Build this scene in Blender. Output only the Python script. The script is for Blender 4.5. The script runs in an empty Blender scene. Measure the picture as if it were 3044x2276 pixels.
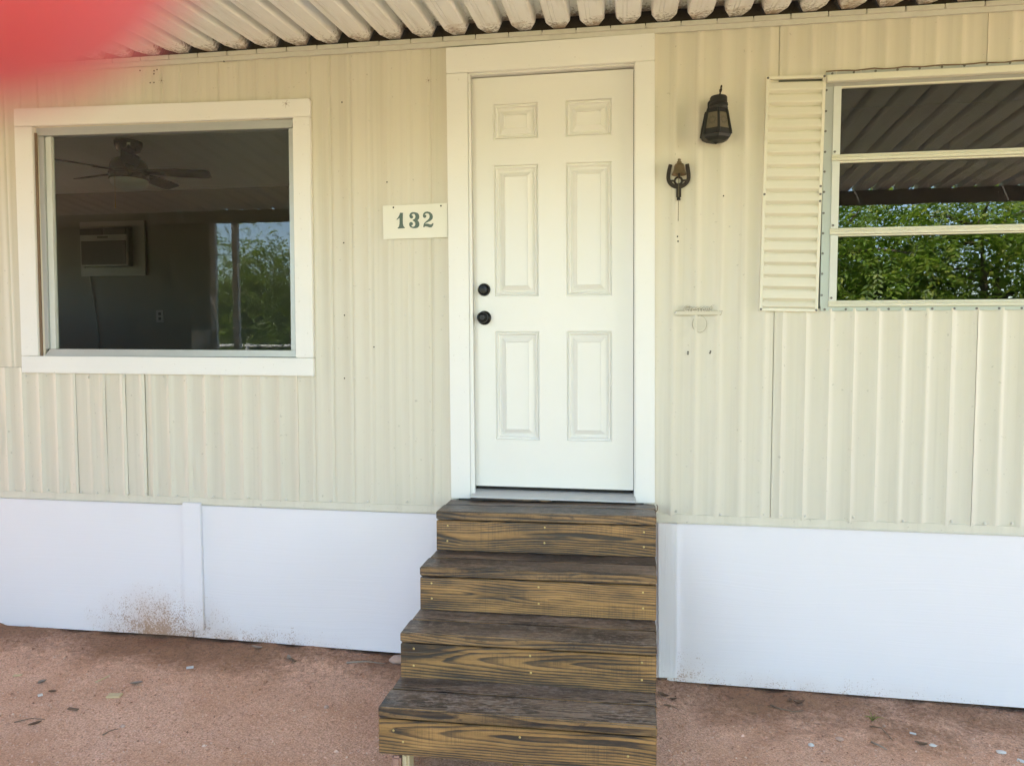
import bpy, bmesh, math, random
import numpy as np
from mathutils import Vector, Matrix, Euler, noise as mnoise

# ------------------------------------------------------------------ camera, sky, sun, exposure
S = bpy.context.scene
C = S.collection
R = math.radians
rnd = random.Random(7)
CAM = Vector((0.0, -3.4437, 0.0))          # z = 0 is the eye height, the yard lies about 1.6 m lower
cd = bpy.data.cameras.new("camera")
cd.lens = 25.43; cd.sensor_width = 36; cd.clip_start = 0.004; cd.clip_end = 900
cd.dof.use_dof = True; cd.dof.focus_distance = 3.3; cd.dof.aperture_fstop = 6.5
cam = bpy.data.objects.new("camera", cd); C.objects.link(cam)
cam.location = CAM; cam.rotation_euler = (R(90 - 3.136), 0, R(8.771))
S.camera = cam

SUN = Vector((-0.25, 0.66, 0.71)).normalized()
w = bpy.data.worlds.new("World"); S.world = w; w.use_nodes = True
wn = w.node_tree.nodes; wl = w.node_tree.links; wn.clear()
sky = wn.new("ShaderNodeTexSky"); sky.sky_type = 'NISHITA'; sky.sun_disc = False
sky.sun_elevation = math.asin(SUN.z); sky.sun_rotation = math.atan2(SUN.x, SUN.y)
sky.air_density = 1.0; sky.dust_density = 0.3; sky.ozone_density = 1.4
bg = wn.new("ShaderNodeBackground"); bg.inputs[1].default_value = 0.15
wo = wn.new("ShaderNodeOutputWorld"); wl.new(sky.outputs[0], bg.inputs[0]); wl.new(bg.outputs[0], wo.inputs[0])
sl = bpy.data.lights.new("sun", 'SUN'); sl.energy = 5.0; sl.angle = R(0.53); sl.color = (1.0, 0.955, 0.875)
so = bpy.data.objects.new("sun", sl); C.objects.link(so)
so.rotation_euler = SUN.to_track_quat('Z', 'Y').to_euler(); so.location = SUN * 60
S.view_settings.view_transform = 'Standard'; S.view_settings.look = 'None'
S.view_settings.gamma = 1; S.view_settings.use_curve_mapping = False
S.view_settings.exposure = 2.75
S.render.filter_size = 1.0
S.cycles.use_denoising = True; S.cycles.denoising_prefilter = 'ACCURATE'; S.cycles.denoising_input_passes = 'RGB_ALBEDO_NORMAL'

# ------------------------------------------------------------------ object helpers
def thing(name, label, cat, loc=(0, 0, 0), group=None):
    o = bpy.data.objects.new(name, None); C.objects.link(o)
    o.location = loc; o.empty_display_size = 0.1
    o['label'] = label; o['category'] = cat
    if group: o['group'] = group
    return o
def tag(o, label, cat, group=None):
    o['label'] = label; o['category'] = cat
    if group: o['group'] = group
    return o
def attach(o, parent):
    if parent is None: return
    o.parent = parent
    if parent.type == 'EMPTY':
        o.matrix_parent_inverse = Matrix.Translation(-Vector(parent.location))
    else:
        o.matrix_parent_inverse = Matrix.Translation(-Vector(parent.location))
def link(name, me, parent=None, loc=(0, 0, 0), rot=None):
    o = bpy.data.objects.new(name, me); C.objects.link(o)
    o.location = loc
    if rot: o.rotation_euler = rot
    attach(o, parent)
    return o

class MB:
    def __init__(s): s.v = []; s.f = []
    def add(s, vs, fs):
        b = len(s.v); s.v += [tuple(p) for p in vs]; s.f += [tuple(i + b for i in f) for f in fs]; return s
    def box(s, x0, x1, y0, y1, z0, z1):
        return s.add([(x0,y0,z0),(x1,y0,z0),(x1,y1,z0),(x0,y1,z0),(x0,y0,z1),(x1,y0,z1),(x1,y1,z1),(x0,y1,z1)],
                     [(0,3,2,1),(4,5,6,7),(0,1,5,4),(1,2,6,5),(2,3,7,6),(3,0,4,7)])
    def prism(s, poly, y0, y1):            # polygon in (x,z), extruded along y
        n = len(poly)
        ar = sum(poly[i][0]*poly[(i+1)%n][1]-poly[(i+1)%n][0]*poly[i][1] for i in range(n))
        if ar < 0: poly = poly[::-1]
        vs = [(x, y0, z) for x, z in poly] + [(x, y1, z) for x, z in poly]
        fs = [tuple(range(n)), tuple(range(2*n-1, n-1, -1))]
        fs += [(i, i+n, (i+1) % n+n, (i+1) % n) for i in range(n)]
        return s.add(vs, fs)
    def prism_x(s, poly, x0, x1):          # polygon in (y,z), extruded along x
        n = len(poly)
        vs = [(x0, y, z) for y, z in poly] + [(x1, y, z) for y, z in poly]
        fs = [tuple(range(n-1, -1, -1)), tuple(range(n, 2*n))]
        fs += [(i, (i+1) % n, (i+1) % n+n, i+n) for i in range(n)]
        return s.add(vs, fs)
    def lathe(s, prof, origin, axis='z', n=20, a0=0.0, caps=True):
        o = Vector(origin); vs = []; fs = []
        for r, h in prof:
            for k in range(n):
                a = a0 + 2*math.pi*k/n; c, d = r*math.cos(a), r*math.sin(a)
                p = (c, d, h) if axis == 'z' else ((c, -h, d) if axis == '-y' else (h, c, d))
                vs.append(o + Vector(p))
        for i in range(len(prof)-1):
            for k in range(n):
                fs.append((i*n+k, i*n+(k+1) % n, (i+1)*n+(k+1) % n, (i+1)*n+k))
        if caps:
            fs.append(tuple(range(n-1, -1, -1))); fs.append(tuple((len(prof)-1)*n+k for k in range(n)))
        return s.add(vs, fs)
    def tube(s, pts, rad, n=8, closed=False):
        pts = [Vector(p) for p in pts]; m = len(pts)
        if not hasattr(rad, '__len__'): rad = [rad]*m
        vs = []; fs = []; up = Vector((0.13, 0.31, 0.94)).normalized()
        for i, p in enumerate(pts):
            a = pts[(i-1) % m] if (closed or i > 0) else p
            b = pts[(i+1) % m] if (closed or i < m-1) else p
            t = (b-a).normalized(); u = t.cross(up)
            if u.length < 1e-3: u = t.cross(Vector((1, 0, 0)))
            u.normalize(); v = t.cross(u)
            for k in range(n):
                an = 2*math.pi*k/n; vs.append(p + (u*math.cos(an)+v*math.sin(an))*rad[i])
        for i in range(m if closed else m-1):
            j = (i+1) % m
            for k in range(n): fs.append((i*n+k, i*n+(k+1) % n, j*n+(k+1) % n, j*n+k))
        if not closed:
            fs.append(tuple(range(n-1, -1, -1))); fs.append(tuple((m-1)*n+k for k in range(n)))
        return s.add(vs, fs)
    def xform(s, fn): s.v = [tuple(fn(*p)) for p in s.v]; return s
    def mesh(s, name, mat, bevel=0.0, smooth=False, fix=True):
        me = bpy.data.meshes.new(name); me.from_pydata(s.v, [], s.f)
        if bevel or fix:
            bm = bmesh.new(); bm.from_mesh(me)
            if bevel: bmesh.ops.bevel(bm, geom=list(bm.edges), offset=bevel, segments=2, affect='EDGES', clamp_overlap=True)
            bmesh.ops.recalc_face_normals(bm, faces=list(bm.faces))
            bm.to_mesh(me); bm.free()
        me.materials.append(mat)
        if smooth:
            me.polygons.foreach_set('use_smooth', [True]*len(me.polygons))
            if smooth == 'auto': me.set_sharp_from_angle(angle=R(38))
        me.update()
        return me
    def build(s, name, mat, parent=None, bevel=0.0, smooth=False, fix=True):
        return link(name, s.mesh(name, mat, bevel, smooth, fix), parent)

# ------------------------------------------------------------------ materials
class NG:
    def __init__(s, name):
        s.m = bpy.data.materials.new(name); s.m.use_nodes = True
        s.t = s.m.node_tree; s.N = s.t.nodes; s.L = s.t.links
        s.b = s.N["Principled BSDF"]; s.out = s.N["Material Output"]
    def n(s, typ, **kw):
        nd = s.N.new("ShaderNode"+typ)
        for k, v in kw.items(): setattr(nd, k, v)
        return nd
    def put(s, sock, v):
        if isinstance(v, bpy.types.NodeSocket): s.L.new(v, sock)
        elif isinstance(v, (tuple, list)) and sock.type == 'RGBA' and len(v) == 3: sock.default_value = (*v, 1)
        else: sock.default_value = v
    def math(s, op, a, b=0.0, c=0.0, clamp=False):
        nd = s.n("Math", operation=op, use_clamp=clamp)
        s.put(nd.inputs[0], a); s.put(nd.inputs[1], b); s.put(nd.inputs[2], c); return nd.outputs[0]
    def vm(s, op, a, b):
        nd = s.n("VectorMath", operation=op); s.put(nd.inputs[0], a); s.put(nd.inputs[1], b); return nd.outputs[0]
    def coord(s, rand=0.0):
        tc = s.n("TexCoord").outputs['Object']
        if rand:
            oi = s.n("ObjectInfo"); cx = s.n("CombineXYZ")
            a = s.math('MULTIPLY', oi.outputs['Random'], rand)
            s.put(cx.inputs[0], a); s.put(cx.inputs[1], s.math('MULTIPLY', a, 0.37)); s.put(cx.inputs[2], s.math('MULTIPLY', a, 0.71))
            tc = s.vm('ADD', tc, cx.outputs[0])
        return tc
    def noise(s, co, sc=(1, 1, 1), scale=1.0, detail=3.0, rough=0.55, dist=0.0):
        v = s.vm('MULTIPLY', co, tuple(sc))
        nd = s.n("TexNoise"); s.put(nd.inputs['Vector'], v); nd.inputs['Scale'].default_value = scale
        nd.inputs['Detail'].default_value = detail; nd.inputs['Roughness'].default_value = rough; nd.inputs['Distortion'].default_value = dist
        return nd.outputs['Fac']
    def ramp(s, v, stops, interp='LINEAR'):
        nd = s.n("ValToRGB"); s.put(nd.inputs[0], v); cr = nd.color_ramp; cr.interpolation = interp
        while len(cr.elements) < len(stops): cr.elements.new(0.5)
        for e, (p, c) in zip(cr.elements, stops):
            e.position = p; e.color = (*c, 1) if hasattr(c, '__len__') else (c, c, c, 1)
        return nd.outputs[0]
    def mix(s, f, a, b, mode='MIX'):
        nd = s.n("Mix", data_type='RGBA', blend_type=mode)
        s.put(nd.inputs[0], f); s.put(nd.inputs[6], a); s.put(nd.inputs[7], b); return nd.outputs[2]
    def bump(s, h, dist=0.002, strength=1.0, normal=None):
        nd = s.n("Bump"); nd.inputs['Strength'].default_value = strength; nd.inputs['Distance'].default_value = dist
        s.put(nd.inputs['Height'], h)
        if normal: s.put(nd.inputs['Normal'], normal)
        return nd.outputs[0]
    def set(s, **kw):
        for k, v in kw.items(): s.put(s.b.inputs[k.replace('_', ' ')], v)
        return s.m

def m_plain(name, col, rough=0.5, metal=0.0, var=0.12, sc=30.0, bump=0.0):
    g = NG(name); co = g.coord(9.0); n = g.noise(co, scale=sc, detail=4)
    n2 = g.noise(co, scale=sc*0.12, detail=3)
    d = tuple(c*(1-var) for c in col); e = tuple(min(1, c*(1+var)) for c in col)
    c = g.mix(g.math('MULTIPLY_ADD', n2, 0.6, g.math('MULTIPLY', n, 0.4)), d, e)
    kw = dict(Base_Color=c, Roughness=g.math('MULTIPLY_ADD', n, 0.2, rough-0.1), Metallic=metal)
    if bump: kw['Normal'] = g.bump(n, bump)
    return g.set(**kw)

def m_siding():
    g = NG("siding paint"); co = g.coord()
    st = g.noise(co, (9, 9, 0.22), 1.0, 4, 0.6); st2 = g.noise(co, (42, 42, 0.5), 1.0, 3)
    bl = g.noise(co, scale=1.3, detail=4)
    a = g.mix(g.ramp(st, [(0.3, 0), (0.7, 1)]), (0.593, 0.546, 0.440), (0.652, 0.603, 0.494))
    a = g.mix(g.math('MULTIPLY', g.ramp(st2, [(0.52, 0), (0.75, 1)]), 0.22), a, (0.42, 0.38, 0.30))
    a = g.mix(g.math('MULTIPLY', g.ramp(bl, [(0.4, 0), (0.8, 1)]), 0.25), a, (0.66, 0.62, 0.53))
    sp = g.noise(co, scale=55, detail=2)
    a = g.mix(g.math('MULTIPLY', g.ramp(sp, [(0.70, 0), (0.76, 1)]), 0.35), a, (0.22, 0.19, 0.14))
    dn = g.noise(co, (3.0, 1, 2.0), 1.0, 2)
    return g.set(Base_Color=a, Roughness=g.math('MULTIPLY_ADD', bl, 0.15, 0.36), Normal=g.bump(dn, 0.006, 0.6))

def m_white(name, col=(0.80, 0.782, 0.735), sc=(2.0, 60, 60), depth=0.0006, rough=0.42, specks=0.22):
    g = NG(name); co = g.coord(5.0); gr = g.noise(co, sc, 1.0, 5, 0.6); bl = g.noise(co, scale=2.5, detail=4)
    sp = g.noise(co, scale=70, detail=1)
    c = g.mix(bl, tuple(x*0.93 for x in col), col)
    c = g.mix(g.math('MULTIPLY', g.ramp(sp, [(0.74, 0), (0.79, 1)]), specks), c, (0.3, 0.26, 0.2))
    return g.set(Base_Color=c, Roughness=g.math('MULTIPLY_ADD', bl, 0.14, rough-0.07), Normal=g.bump(gr, depth))

def m_skirt():
    g = NG("white skirting paint"); co = g.coord()
    warp = g.noise(co, (0.9, 1, 4), 1.0, 2)
    cz = g.vm('ADD', co, (0, 0, 0)); sep = g.n("SeparateXYZ"); g.put(sep.inputs[0], co)
    z = g.math('MULTIPLY_ADD', warp, 0.10, sep.outputs[2])
    cmb = g.n("CombineXYZ"); g.put(cmb.inputs[0], g.math('MULTIPLY', sep.outputs[0], 1.3)); g.put(cmb.inputs[2], g.math('MULTIPLY', z, 115.0))
    gr = g.noise(cmb.outputs[0], scale=1.0, detail=4, rough=0.65)
    cmb2 = g.n("CombineXYZ"); g.put(cmb2.inputs[0], g.math('MULTIPLY', sep.outputs[0], 0.5)); g.put(cmb2.inputs[2], g.math('MULTIPLY', z, 14.0))
    gr2 = g.ramp(g.noise(cmb2.outputs[0], scale=1.0, detail=2), [(0.45, 0), (0.5, 1), (0.55, 0)])
    h = g.math('MULTIPLY_ADD', gr2, 0.22, gr)
    bl = g.noise(co, scale=1.7, detail=3)
    c = g.mix(bl, (0.745, 0.715, 0.735), (0.79, 0.757, 0.775))
    # mud thrown up from the puddle below the roof drip
    def blob(cx, cz, rx, rz):
        dx = g.math('DIVIDE', g.math('SUBTRACT', sep.outputs[0], cx), rx)
        dz = g.math('DIVIDE', g.math('SUBTRACT', sep.outputs[2], cz), rz)
        d = g.math('SQRT', g.math('ADD', g.math('MULTIPLY', dx, dx), g.math('MULTIPLY', dz, dz)))
        return g.math('SUBTRACT', 1.0, d, clamp=True)
    b1 = blob(-2.42, -1.56, 0.52, 0.33); b2 = blob(-1.95, -1.58, 0.75, 0.16); b3 = blob(0.8, -1.64, 1.1, 0.14); b4 = blob(0.28, -1.61, 0.22, 0.22)
    m = g.math('MAXIMUM', b1, g.math('MAXIMUM', g.math('MULTIPLY', b2, 0.75), g.math('MULTIPLY', g.math('MAXIMUM', b3, b4), 0.5)))
    tint = g.math('MULTIPLY', g.math('POWER', m, 1.5), g.ramp(g.noise(co, (5, 5, 3), 1.0, 3), [(0.35, 0.15), (0.6, 1)]))
    c = g.mix(g.math('MULTIPLY', tint, 1.0, clamp=True), c, (0.52, 0.30, 0.165))
    sp = g.noise(co, scale=165, detail=2, rough=0.5); sp2 = g.noise(co, scale=17, detail=3)
    spk = g.math('MULTIPLY_ADD', sp2, 0.30, g.math('MULTIPLY', sp, 0.80))
    spots = g.math('SUBTRACT', g.math('MULTIPLY_ADD', m, 0.34, spk), 0.725)
    spots = g.math('MULTIPLY', spots, 9.0, clamp=True)
    spots = g.math('MULTIPLY', spots, g.ramp(m, [(0.0, 0), (0.10, 0.65), (1, 0.8)]))
    c = g.mix(spots, c, (0.33, 0.175, 0.09))
    sp3 = g.noise(co, scale=110, detail=1)
    c = g.mix(g.math('MULTIPLY', g.ramp(sp3, [(0.82, 0), (0.85, 1)]), 0.5), c, (0.35, 0.30, 0.26))
    return g.set(Base_Color=c, Roughness=0.45, Normal=g.bump(h, 0.0008, 0.8))

def m_wood(name, amber, dark, bias, wear):
    g = NG(name); co = g.coord(61.0)
    at = g.n("Attribute"); at.attribute_name = "grain"; gc = at.outputs['Vector']
    sp = g.n("SeparateXYZ"); g.put(sp.inputs[0], gc); rx = g.n("SeparateXYZ"); g.put(rx.inputs[0], co)
    oi = g.n("ObjectInfo").outputs['Random']
    wz = g.noise(co, (1.1, 0.01, 0.01), 1.0, 2, 0.4); wy = g.noise(co, (0.8, 0.01, 0.01), 1.0, 1, 0.4)
    kn = g.n("TexVoronoi"); g.put(kn.inputs['Vector'], g.vm('MULTIPLY', co, (1.3, 6.5, 6.5))); kn.inputs['Scale'].default_value = 1.0
    kd = g.ramp(kn.outputs['Distance'], [(0.0, 1), (0.09, 0.65), (0.32, 0)])
    zc = g.math('MULTIPLY_ADD', g.math('SUBTRACT', g.math('FRACT', g.math('MULTIPLY', oi, 7.31)), 0.5), 0.06, g.math('MULTIPLY', g.math('SUBTRACT', wz, 0.5), 0.11))
    yc = g.math('MULTIPLY_ADD', g.math('FRACT', g.math('MULTIPLY', oi, 13.7)), 0.035, g.math('MULTIPLY', g.math('SUBTRACT', wy, 0.40), 0.10))
    dz = g.math('SUBTRACT', sp.outputs[2], zc); dy = g.math('SUBTRACT', sp.outputs[1], yc)
    r = g.math('SQRT', g.math('ADD', g.math('MULTIPLY', dz, dz), g.math('MULTIPLY', dy, dy)))
    wob = g.noise(co, (3.5, 30, 30), 1.0, 3, 0.6)
    r = g.math('MULTIPLY_ADD', wob, 0.006, r); r = g.math('MULTIPLY_ADD', kd, 0.022, r)
    fr = g.math('FRACT', g.math('DIVIDE', r, 0.0092))
    ring = g.ramp(fr, [(0.0, 0.70), (0.45, 0.64), (0.68, 0.26), (0.90, 0.08), (1.0, 0.6)])
    fine = g.noise(co, (2.5, 200, 200), 1.0, 3, 0.7); med = g.noise(co, (1.6, 60, 60), 1.0, 3)
    blot = g.noise(co, (3.2, 15, 15), 1.0, 5, 0.72); wide = g.noise(co, (1.1, 3, 3), 1.0, 3, 0.6)
    v = g.math('MULTIPLY_ADD', g.math('SUBTRACT', med, 0.5), 0.7, ring)
    v = g.math('MULTIPLY_ADD', g.math('SUBTRACT', fine, 0.5), 0.6, v)
    v = g.math('MULTIPLY_ADD', g.math('SUBTRACT', blot, 0.5), 1.75, v)
    v = g.math('MULTIPLY_ADD', g.math('SUBTRACT', wide, 0.5), 1.3, v)
    v = g.math('SUBTRACT', v, g.math('MULTIPLY', kd, 0.6)); v = g.math('ADD', v, bias)
    c = g.ramp(v, [(0.05, dark), (0.30, tuple(0.35*a+0.65*d for a, d in zip(amber, dark))), (0.58, tuple(0.85*a+0.15*d for a, d in zip(amber, dark))), (1.0, tuple(min(1, 1.4*a) for a in amber))])
    kc = g.ramp(kn.outputs['Distance'], [(0.0, 1), (0.05, 0.9), (0.08, 0)])
    c = g.mix(g.math('MULTIPLY', kc, 0.8), c, (0.06, 0.024, 0.010))
    saw = g.math('MULTIPLY', g.noise(co, (240, 3, 3), 1.0, 2), g.noise(co, (5, 16, 16), 1.0, 3))
    c = g.mix(g.math('MULTIPLY', g.ramp(saw, [(0.27, 0), (0.42, 1)]), 0.35), c, dark)
    if wear:
        nz = g.n("SeparateXYZ"); g.put(nz.inputs[0], g.n("NewGeometry").outputs['True Normal']); rx2 = g.n("SeparateXYZ"); g.put(rx2.inputs[0], g.coord())
        top = g.math('GREATER_THAN', nz.outputs[2], 0.6)
        worn = g.mix(0.85, c, g.ramp(v, [(0.05, dark), (0.33, (0.066, 0.045, 0.033)), (0.58, (0.155, 0.107, 0.076)), (1.0, (0.36, 0.26, 0.19))]))
        c = g.mix(top, c, worn); low = g.math('MULTIPLY_ADD', rx2.outputs[1], -1.0, -0.15, clamp=True); wear = g.math('MULTIPLY', top, g.math('MULTIPLY_ADD', low, 0.55, wear-0.2))
        wn_ = g.noise(co, (38, 75, 75), 1.0, 4, 0.7); wl2 = g.noise(co, (2.0, 5, 5), 1.0, 3)
        c = g.mix(g.math('MULTIPLY', g.math('MULTIPLY', g.ramp(wn_, [(0.48, 0), (0.62, 1)]), g.ramp(wl2, [(0.35, 0.35), (0.6, 1)])), wear), c, (0.34, 0.27, 0.225))
        c = g.mix(g.math('MULTIPLY', g.ramp(g.noise(co, (30, 60, 60), 1.0, 3, 0.7), [(0.30, 1), (0.46, 0)]), 0.65), c, dark)
    h = g.math('MULTIPLY_ADD', fine, 0.5, g.math('MULTIPLY', v, 0.5))
    return g.set(Base_Color=c, Roughness=g.math('MULTIPLY_ADD', blot, 0.45, 0.16), Normal=g.bump(h, 0.0014, 0.9))

def m_pan():
    g = NG("awning pan enamel"); co = g.coord(17.0); lc = g.coord()
    sep = g.n("SeparateXYZ"); g.put(sep.inputs[0], lc)
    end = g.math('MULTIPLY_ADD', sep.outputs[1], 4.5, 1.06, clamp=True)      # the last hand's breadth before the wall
    sp = g.noise(co, scale=70, detail=4, rough=0.75); st = g.noise(co, (30, 1.5, 30), 1.0, 4)
    bl = g.noise(co, scale=9, detail=4)
    c = g.mix(bl, (0.78, 0.785, 0.74), (0.85, 0.85, 0.815))
    c = g.mix(g.math('MULTIPLY', g.ramp(st, [(0.5, 0), (0.8, 1)]), 0.4), c, (0.42, 0.38, 0.30))
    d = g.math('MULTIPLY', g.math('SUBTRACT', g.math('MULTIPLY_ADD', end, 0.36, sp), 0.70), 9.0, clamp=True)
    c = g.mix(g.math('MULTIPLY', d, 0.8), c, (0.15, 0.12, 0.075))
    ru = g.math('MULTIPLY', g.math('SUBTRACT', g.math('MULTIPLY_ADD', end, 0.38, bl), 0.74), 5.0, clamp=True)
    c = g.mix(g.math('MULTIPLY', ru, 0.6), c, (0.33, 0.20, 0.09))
    return g.set(Base_Color=c, Roughness=0.42, Normal=g.bump(bl, 0.002, 0.3))

def m_glass(name, r0, wav, wscale, tint):
    g = NG(name); co = g.coord()
    n = g.noise(co, (1, 1, 0.55), wscale, 2, 0.5); nm = g.bump(n, wav, 1.0)
    lw = g.n("LayerWeight"); lw.inputs[0].default_value = 0.5
    f = g.math('POWER', lw.outputs['Facing'], 5.0); f = g.math('MULTIPLY_ADD', f, 1-r0, r0, clamp=True)
    dust = g.noise(co, scale=160, detail=1); dust = g.math('MULTIPLY', g.ramp(dust, [(0.80, 0), (0.83, 1)]), 0.12)
    tr = g.n("BsdfTransparent"); tr.inputs[0].default_value = (*tint, 1)
    gl = g.n("BsdfGlossy"); gl.inputs['Roughness'].default_value = 0.0; g.put(gl.inputs['Normal'], nm)
    gl.inputs[0].default_value = (1, 1, 1, 1)
    mx = g.n("MixShader"); g.put(mx.inputs[0], f); g.L.new(tr.outputs[0], mx.inputs[1]); g.L.new(gl.outputs[0], mx.inputs[2])
    df = g.n("BsdfDiffuse"); df.inputs[0].default_value = (0.5, 0.48, 0.42, 1)
    m2 = g.n("MixShader"); g.put(m2.inputs[0], dust); g.L.new(mx.outputs[0], m2.inputs[1]); g.L.new(df.outputs[0], m2.inputs[2])
    g.N.remove(g.b); g.L.new(m2.outputs[0], g.out.inputs[0]); return g.m

def m_ground():
    g = NG("red gravel ground"); co = g.coord()
    sep = g.n("SeparateXYZ"); g.put(sep.inputs[0], co)
    f = g.noise(co, scale=150, detail=4, rough=0.8); md = g.noise(co, scale=38, detail=4, rough=0.6); cl = g.noise(co, scale=62, detail=3, rough=0.7); bg_ = g.noise(co, scale=1.6, detail=4)
    c = g.mix(g.ramp(f, [(0.36, 0), (0.64, 1)]), (0.47, 0.225, 0.135), (0.95, 0.60, 0.425))
    c = g.mix(g.math('MULTIPLY', g.ramp(bg_, [(0.42, 0), (0.62, 1)]), 0.55), c, (0.50, 0.235, 0.115))
    c = g.mix(g.math('MULTIPLY', g.ramp(cl, [(0.56, 0), (0.66, 1)]), 0.45), c, (0.34, 0.175, 0.105))
    # damp strip along the drip line by the wall
    damp = g.math('MULTIPLY_ADD', sep.outputs[1], 1.7, 1.15, clamp=True)
    dn = g.math('MULTIPLY', g.math('SUBTRACT', g.math('MULTIPLY_ADD', damp, 0.37, g.math('MULTIPLY_ADD', bg_, 0.6, g.math('MULTIPLY', md, 0.3))), 0.62), 6.0, clamp=True)
    c = g.mix(g.math('MULTIPLY', dn, 0.72), c, (0.21, 0.098, 0.042))
    crumbs = g.noise(co, scale=46, detail=4, rough=0.75)
    c = g.mix(g.math('MULTIPLY', g.math('MULTIPLY', g.ramp(crumbs, [(0.52, 0), (0.60, 1)]), damp), 0.55), c, (0.13, 0.07, 0.045))
    far = g.ramp(g.math('MULTIPLY_ADD', sep.outputs[1], -0.8, -2.9, clamp=True), [(0, 0), (1, 1)])   # dry yard beyond the awning
    yard = g.mix(g.ramp(g.noise(co, scale=2.2, detail=5), [(0.35, 0), (0.7, 1)]), (0.40, 0.305, 0.13), (0.46, 0.38, 0.17))
    c = g.mix(far, c, yard)
    h = g.math('MULTIPLY_ADD', f, 0.5, g.math('MULTIPLY_ADD', cl, 0.7, g.math('MULTIPLY', md, 1.1)))
    return g.set(Base_Color=c, Roughness=0.95, Normal=g.bump(h, 0.0075, 1.0))

def m_island(name, cols, rough=0.8, transl=None, damp=False):
    g = NG(name); ge = g.n("NewGeometry"); k = len(cols)
    c = g.ramp(ge.outputs['Random Per Island'], [(i/max(1, k-1), cc) for i, cc in enumerate(cols)])
    if damp:
        co = g.coord(); sp = g.n("SeparateXYZ"); g.put(sp.inputs[0], co)
        d = g.math('MULTIPLY_ADD', sp.outputs[1], 1.7, 1.15, clamp=True)
        d = g.math('MULTIPLY', g.math('SUBTRACT', g.math('MULTIPLY_ADD', d, 0.37, g.math('MULTIPLY_ADD', g.noise(co, scale=1.6, detail=4), 0.6, g.math('MULTIPLY', g.noise(co, scale=38, detail=4, rough=0.6), 0.3))), 0.62), 6.0, clamp=True)
        c = g.mix(g.math('MULTIPLY', d, 0.82), c, (0.20, 0.098, 0.050))
    m = g.set(Base_Color=c, Roughness=rough)
    if transl:
        t = g.n("BsdfTranslucent"); g.put(t.inputs[0], g.mix(1.0, c, transl, 'MULTIPLY'))
        mx = g.n("MixShader"); mx.inputs[0].default_value = 0.5
        g.L.new(g.b.outputs[0], mx.inputs[1]); g.L.new(t.outputs[0], mx.inputs[2]); g.L.new(mx.outputs[0], g.out.inputs[0])
    return m

M = {}
M['siding'] = m_siding()
M['trim'] = m_white("casing paint")
M['door'] = m_white("door paint", (0.79, 0.77, 0.72), (25, 25, 25), 0.0002, 0.36, 0.04)
M['skirt'] = m_skirt()
M['batten'] = m_white("batten paint", (0.77, 0.75, 0.765), (110, 60, 3.0), 0.0018)
M['riser'] = m_wood("stained riser board", (0.300, 0.158, 0.052), (0.042, 0.030, 0.022), -0.04, 0.0)
M['tread'] = m_wood("stained tread board", (0.250, 0.140, 0.055), (0.030, 0.022, 0.019), -0.08, 0.55)
M['pan'] = m_pan()
M['rail'] = m_plain("weathered white aluminium", (0.58, 0.56, 0.49), 0.45, 0.0, 0.2, 40)
M['alu'] = m_plain("mill aluminium", (0.46, 0.475, 0.46), 0.42, 0.55, 0.10, 50)
M['head_shade'] = m_plain("head shadow strip", (0.36, 0.35, 0.33), 0.5, 0.3, 0.15, 40)
M['sash'] = m_plain("chalky white sash", (0.60, 0.615, 0.57), 0.5, 0.0, 0.10, 45)
M['bar'] = m_plain("cream sash bar", (0.70, 0.68, 0.56), 0.45, 0.0, 0.12, 60)
M['shutter'] = m_plain("cream shutter paint", (0.70, 0.665, 0.55), 0.42, 0.0, 0.05, 20)
M['sill'] = m_plain("door sill aluminium", (0.55, 0.54, 0.53), 0.4, 0.35, 0.15, 30)
M['black'] = m_plain("black knob metal", (0.012, 0.012, 0.012), 0.32, 0.6, 0.3, 60)
M['iron'] = m_plain("dusty black iron", (0.017, 0.017, 0.016), 0.55, 0.3, 0.75, 90, 0.0006)
M['rust'] = m_plain("rusted cast iron", (0.034, 0.026, 0.020), 0.6, 0.4, 0.5, 110, 0.0006)
M['bronze'] = m_plain("old brass bell", (0.15, 0.115, 0.06), 0.4, 0.55, 0.3, 60)
M['lampglass'] = m_plain("dusty amber lamp glass", (0.125, 0.105, 0.065), 0.35, 0.0, 0.2, 60)
M['lampline'] = m_plain("dark star cut", (0.05, 0.042, 0.028), 0.5, 0.0, 0.2, 60)
M['void'] = m_plain("dark gap", (0.012, 0.010, 0.008), 0.9, 0.0, 0.3, 60)
M['debris_void'] = m_plain("debris and dark void", (0.035, 0.026, 0.018), 0.95, 0.0, 0.6, 60, 0.004)  # dark brown for the debris and shaded void between pan ends
M['brass'] = m_plain("yellow zinc screw", (0.55, 0.40, 0.15), 0.4, 0.5, 0.15, 90)
M['zinc'] = m_plain("grey screw", (0.16, 0.15, 0.14), 0.5, 0.4, 0.2, 90)
M['zincw'] = m_plain("painted rivet", (0.60, 0.57, 0.50), 0.45, 0.0, 0.15, 90)
M['green'] = m_plain("grey green sign paint", (0.085, 0.125, 0.10), 0.5, 0.0, 0.2, 60)
M['sign'] = m_plain("cream sign enamel", (0.74, 0.715, 0.61), 0.4, 0.0, 0.04, 15)
M['badge'] = m_plain("painted over badge", (0.58, 0.535, 0.425), 0.4, 0.0, 0.06, 40)
M['ground'] = m_ground()
M['gravel'] = m_island("gravel stones", [(0.24, 0.115, 0.065), (0.60, 0.34, 0.225), (0.72, 0.45, 0.33), (0.38, 0.18, 0.10), (0.74, 0.52, 0.40), (0.52, 0.27, 0.16), (0.70, 0.42, 0.29)], 0.9, None, True)
M['wall_in'] = m_plain("tan room wall", (0.17, 0.17, 0.145), 0.7, 0.0, 0.05, 10)
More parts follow.
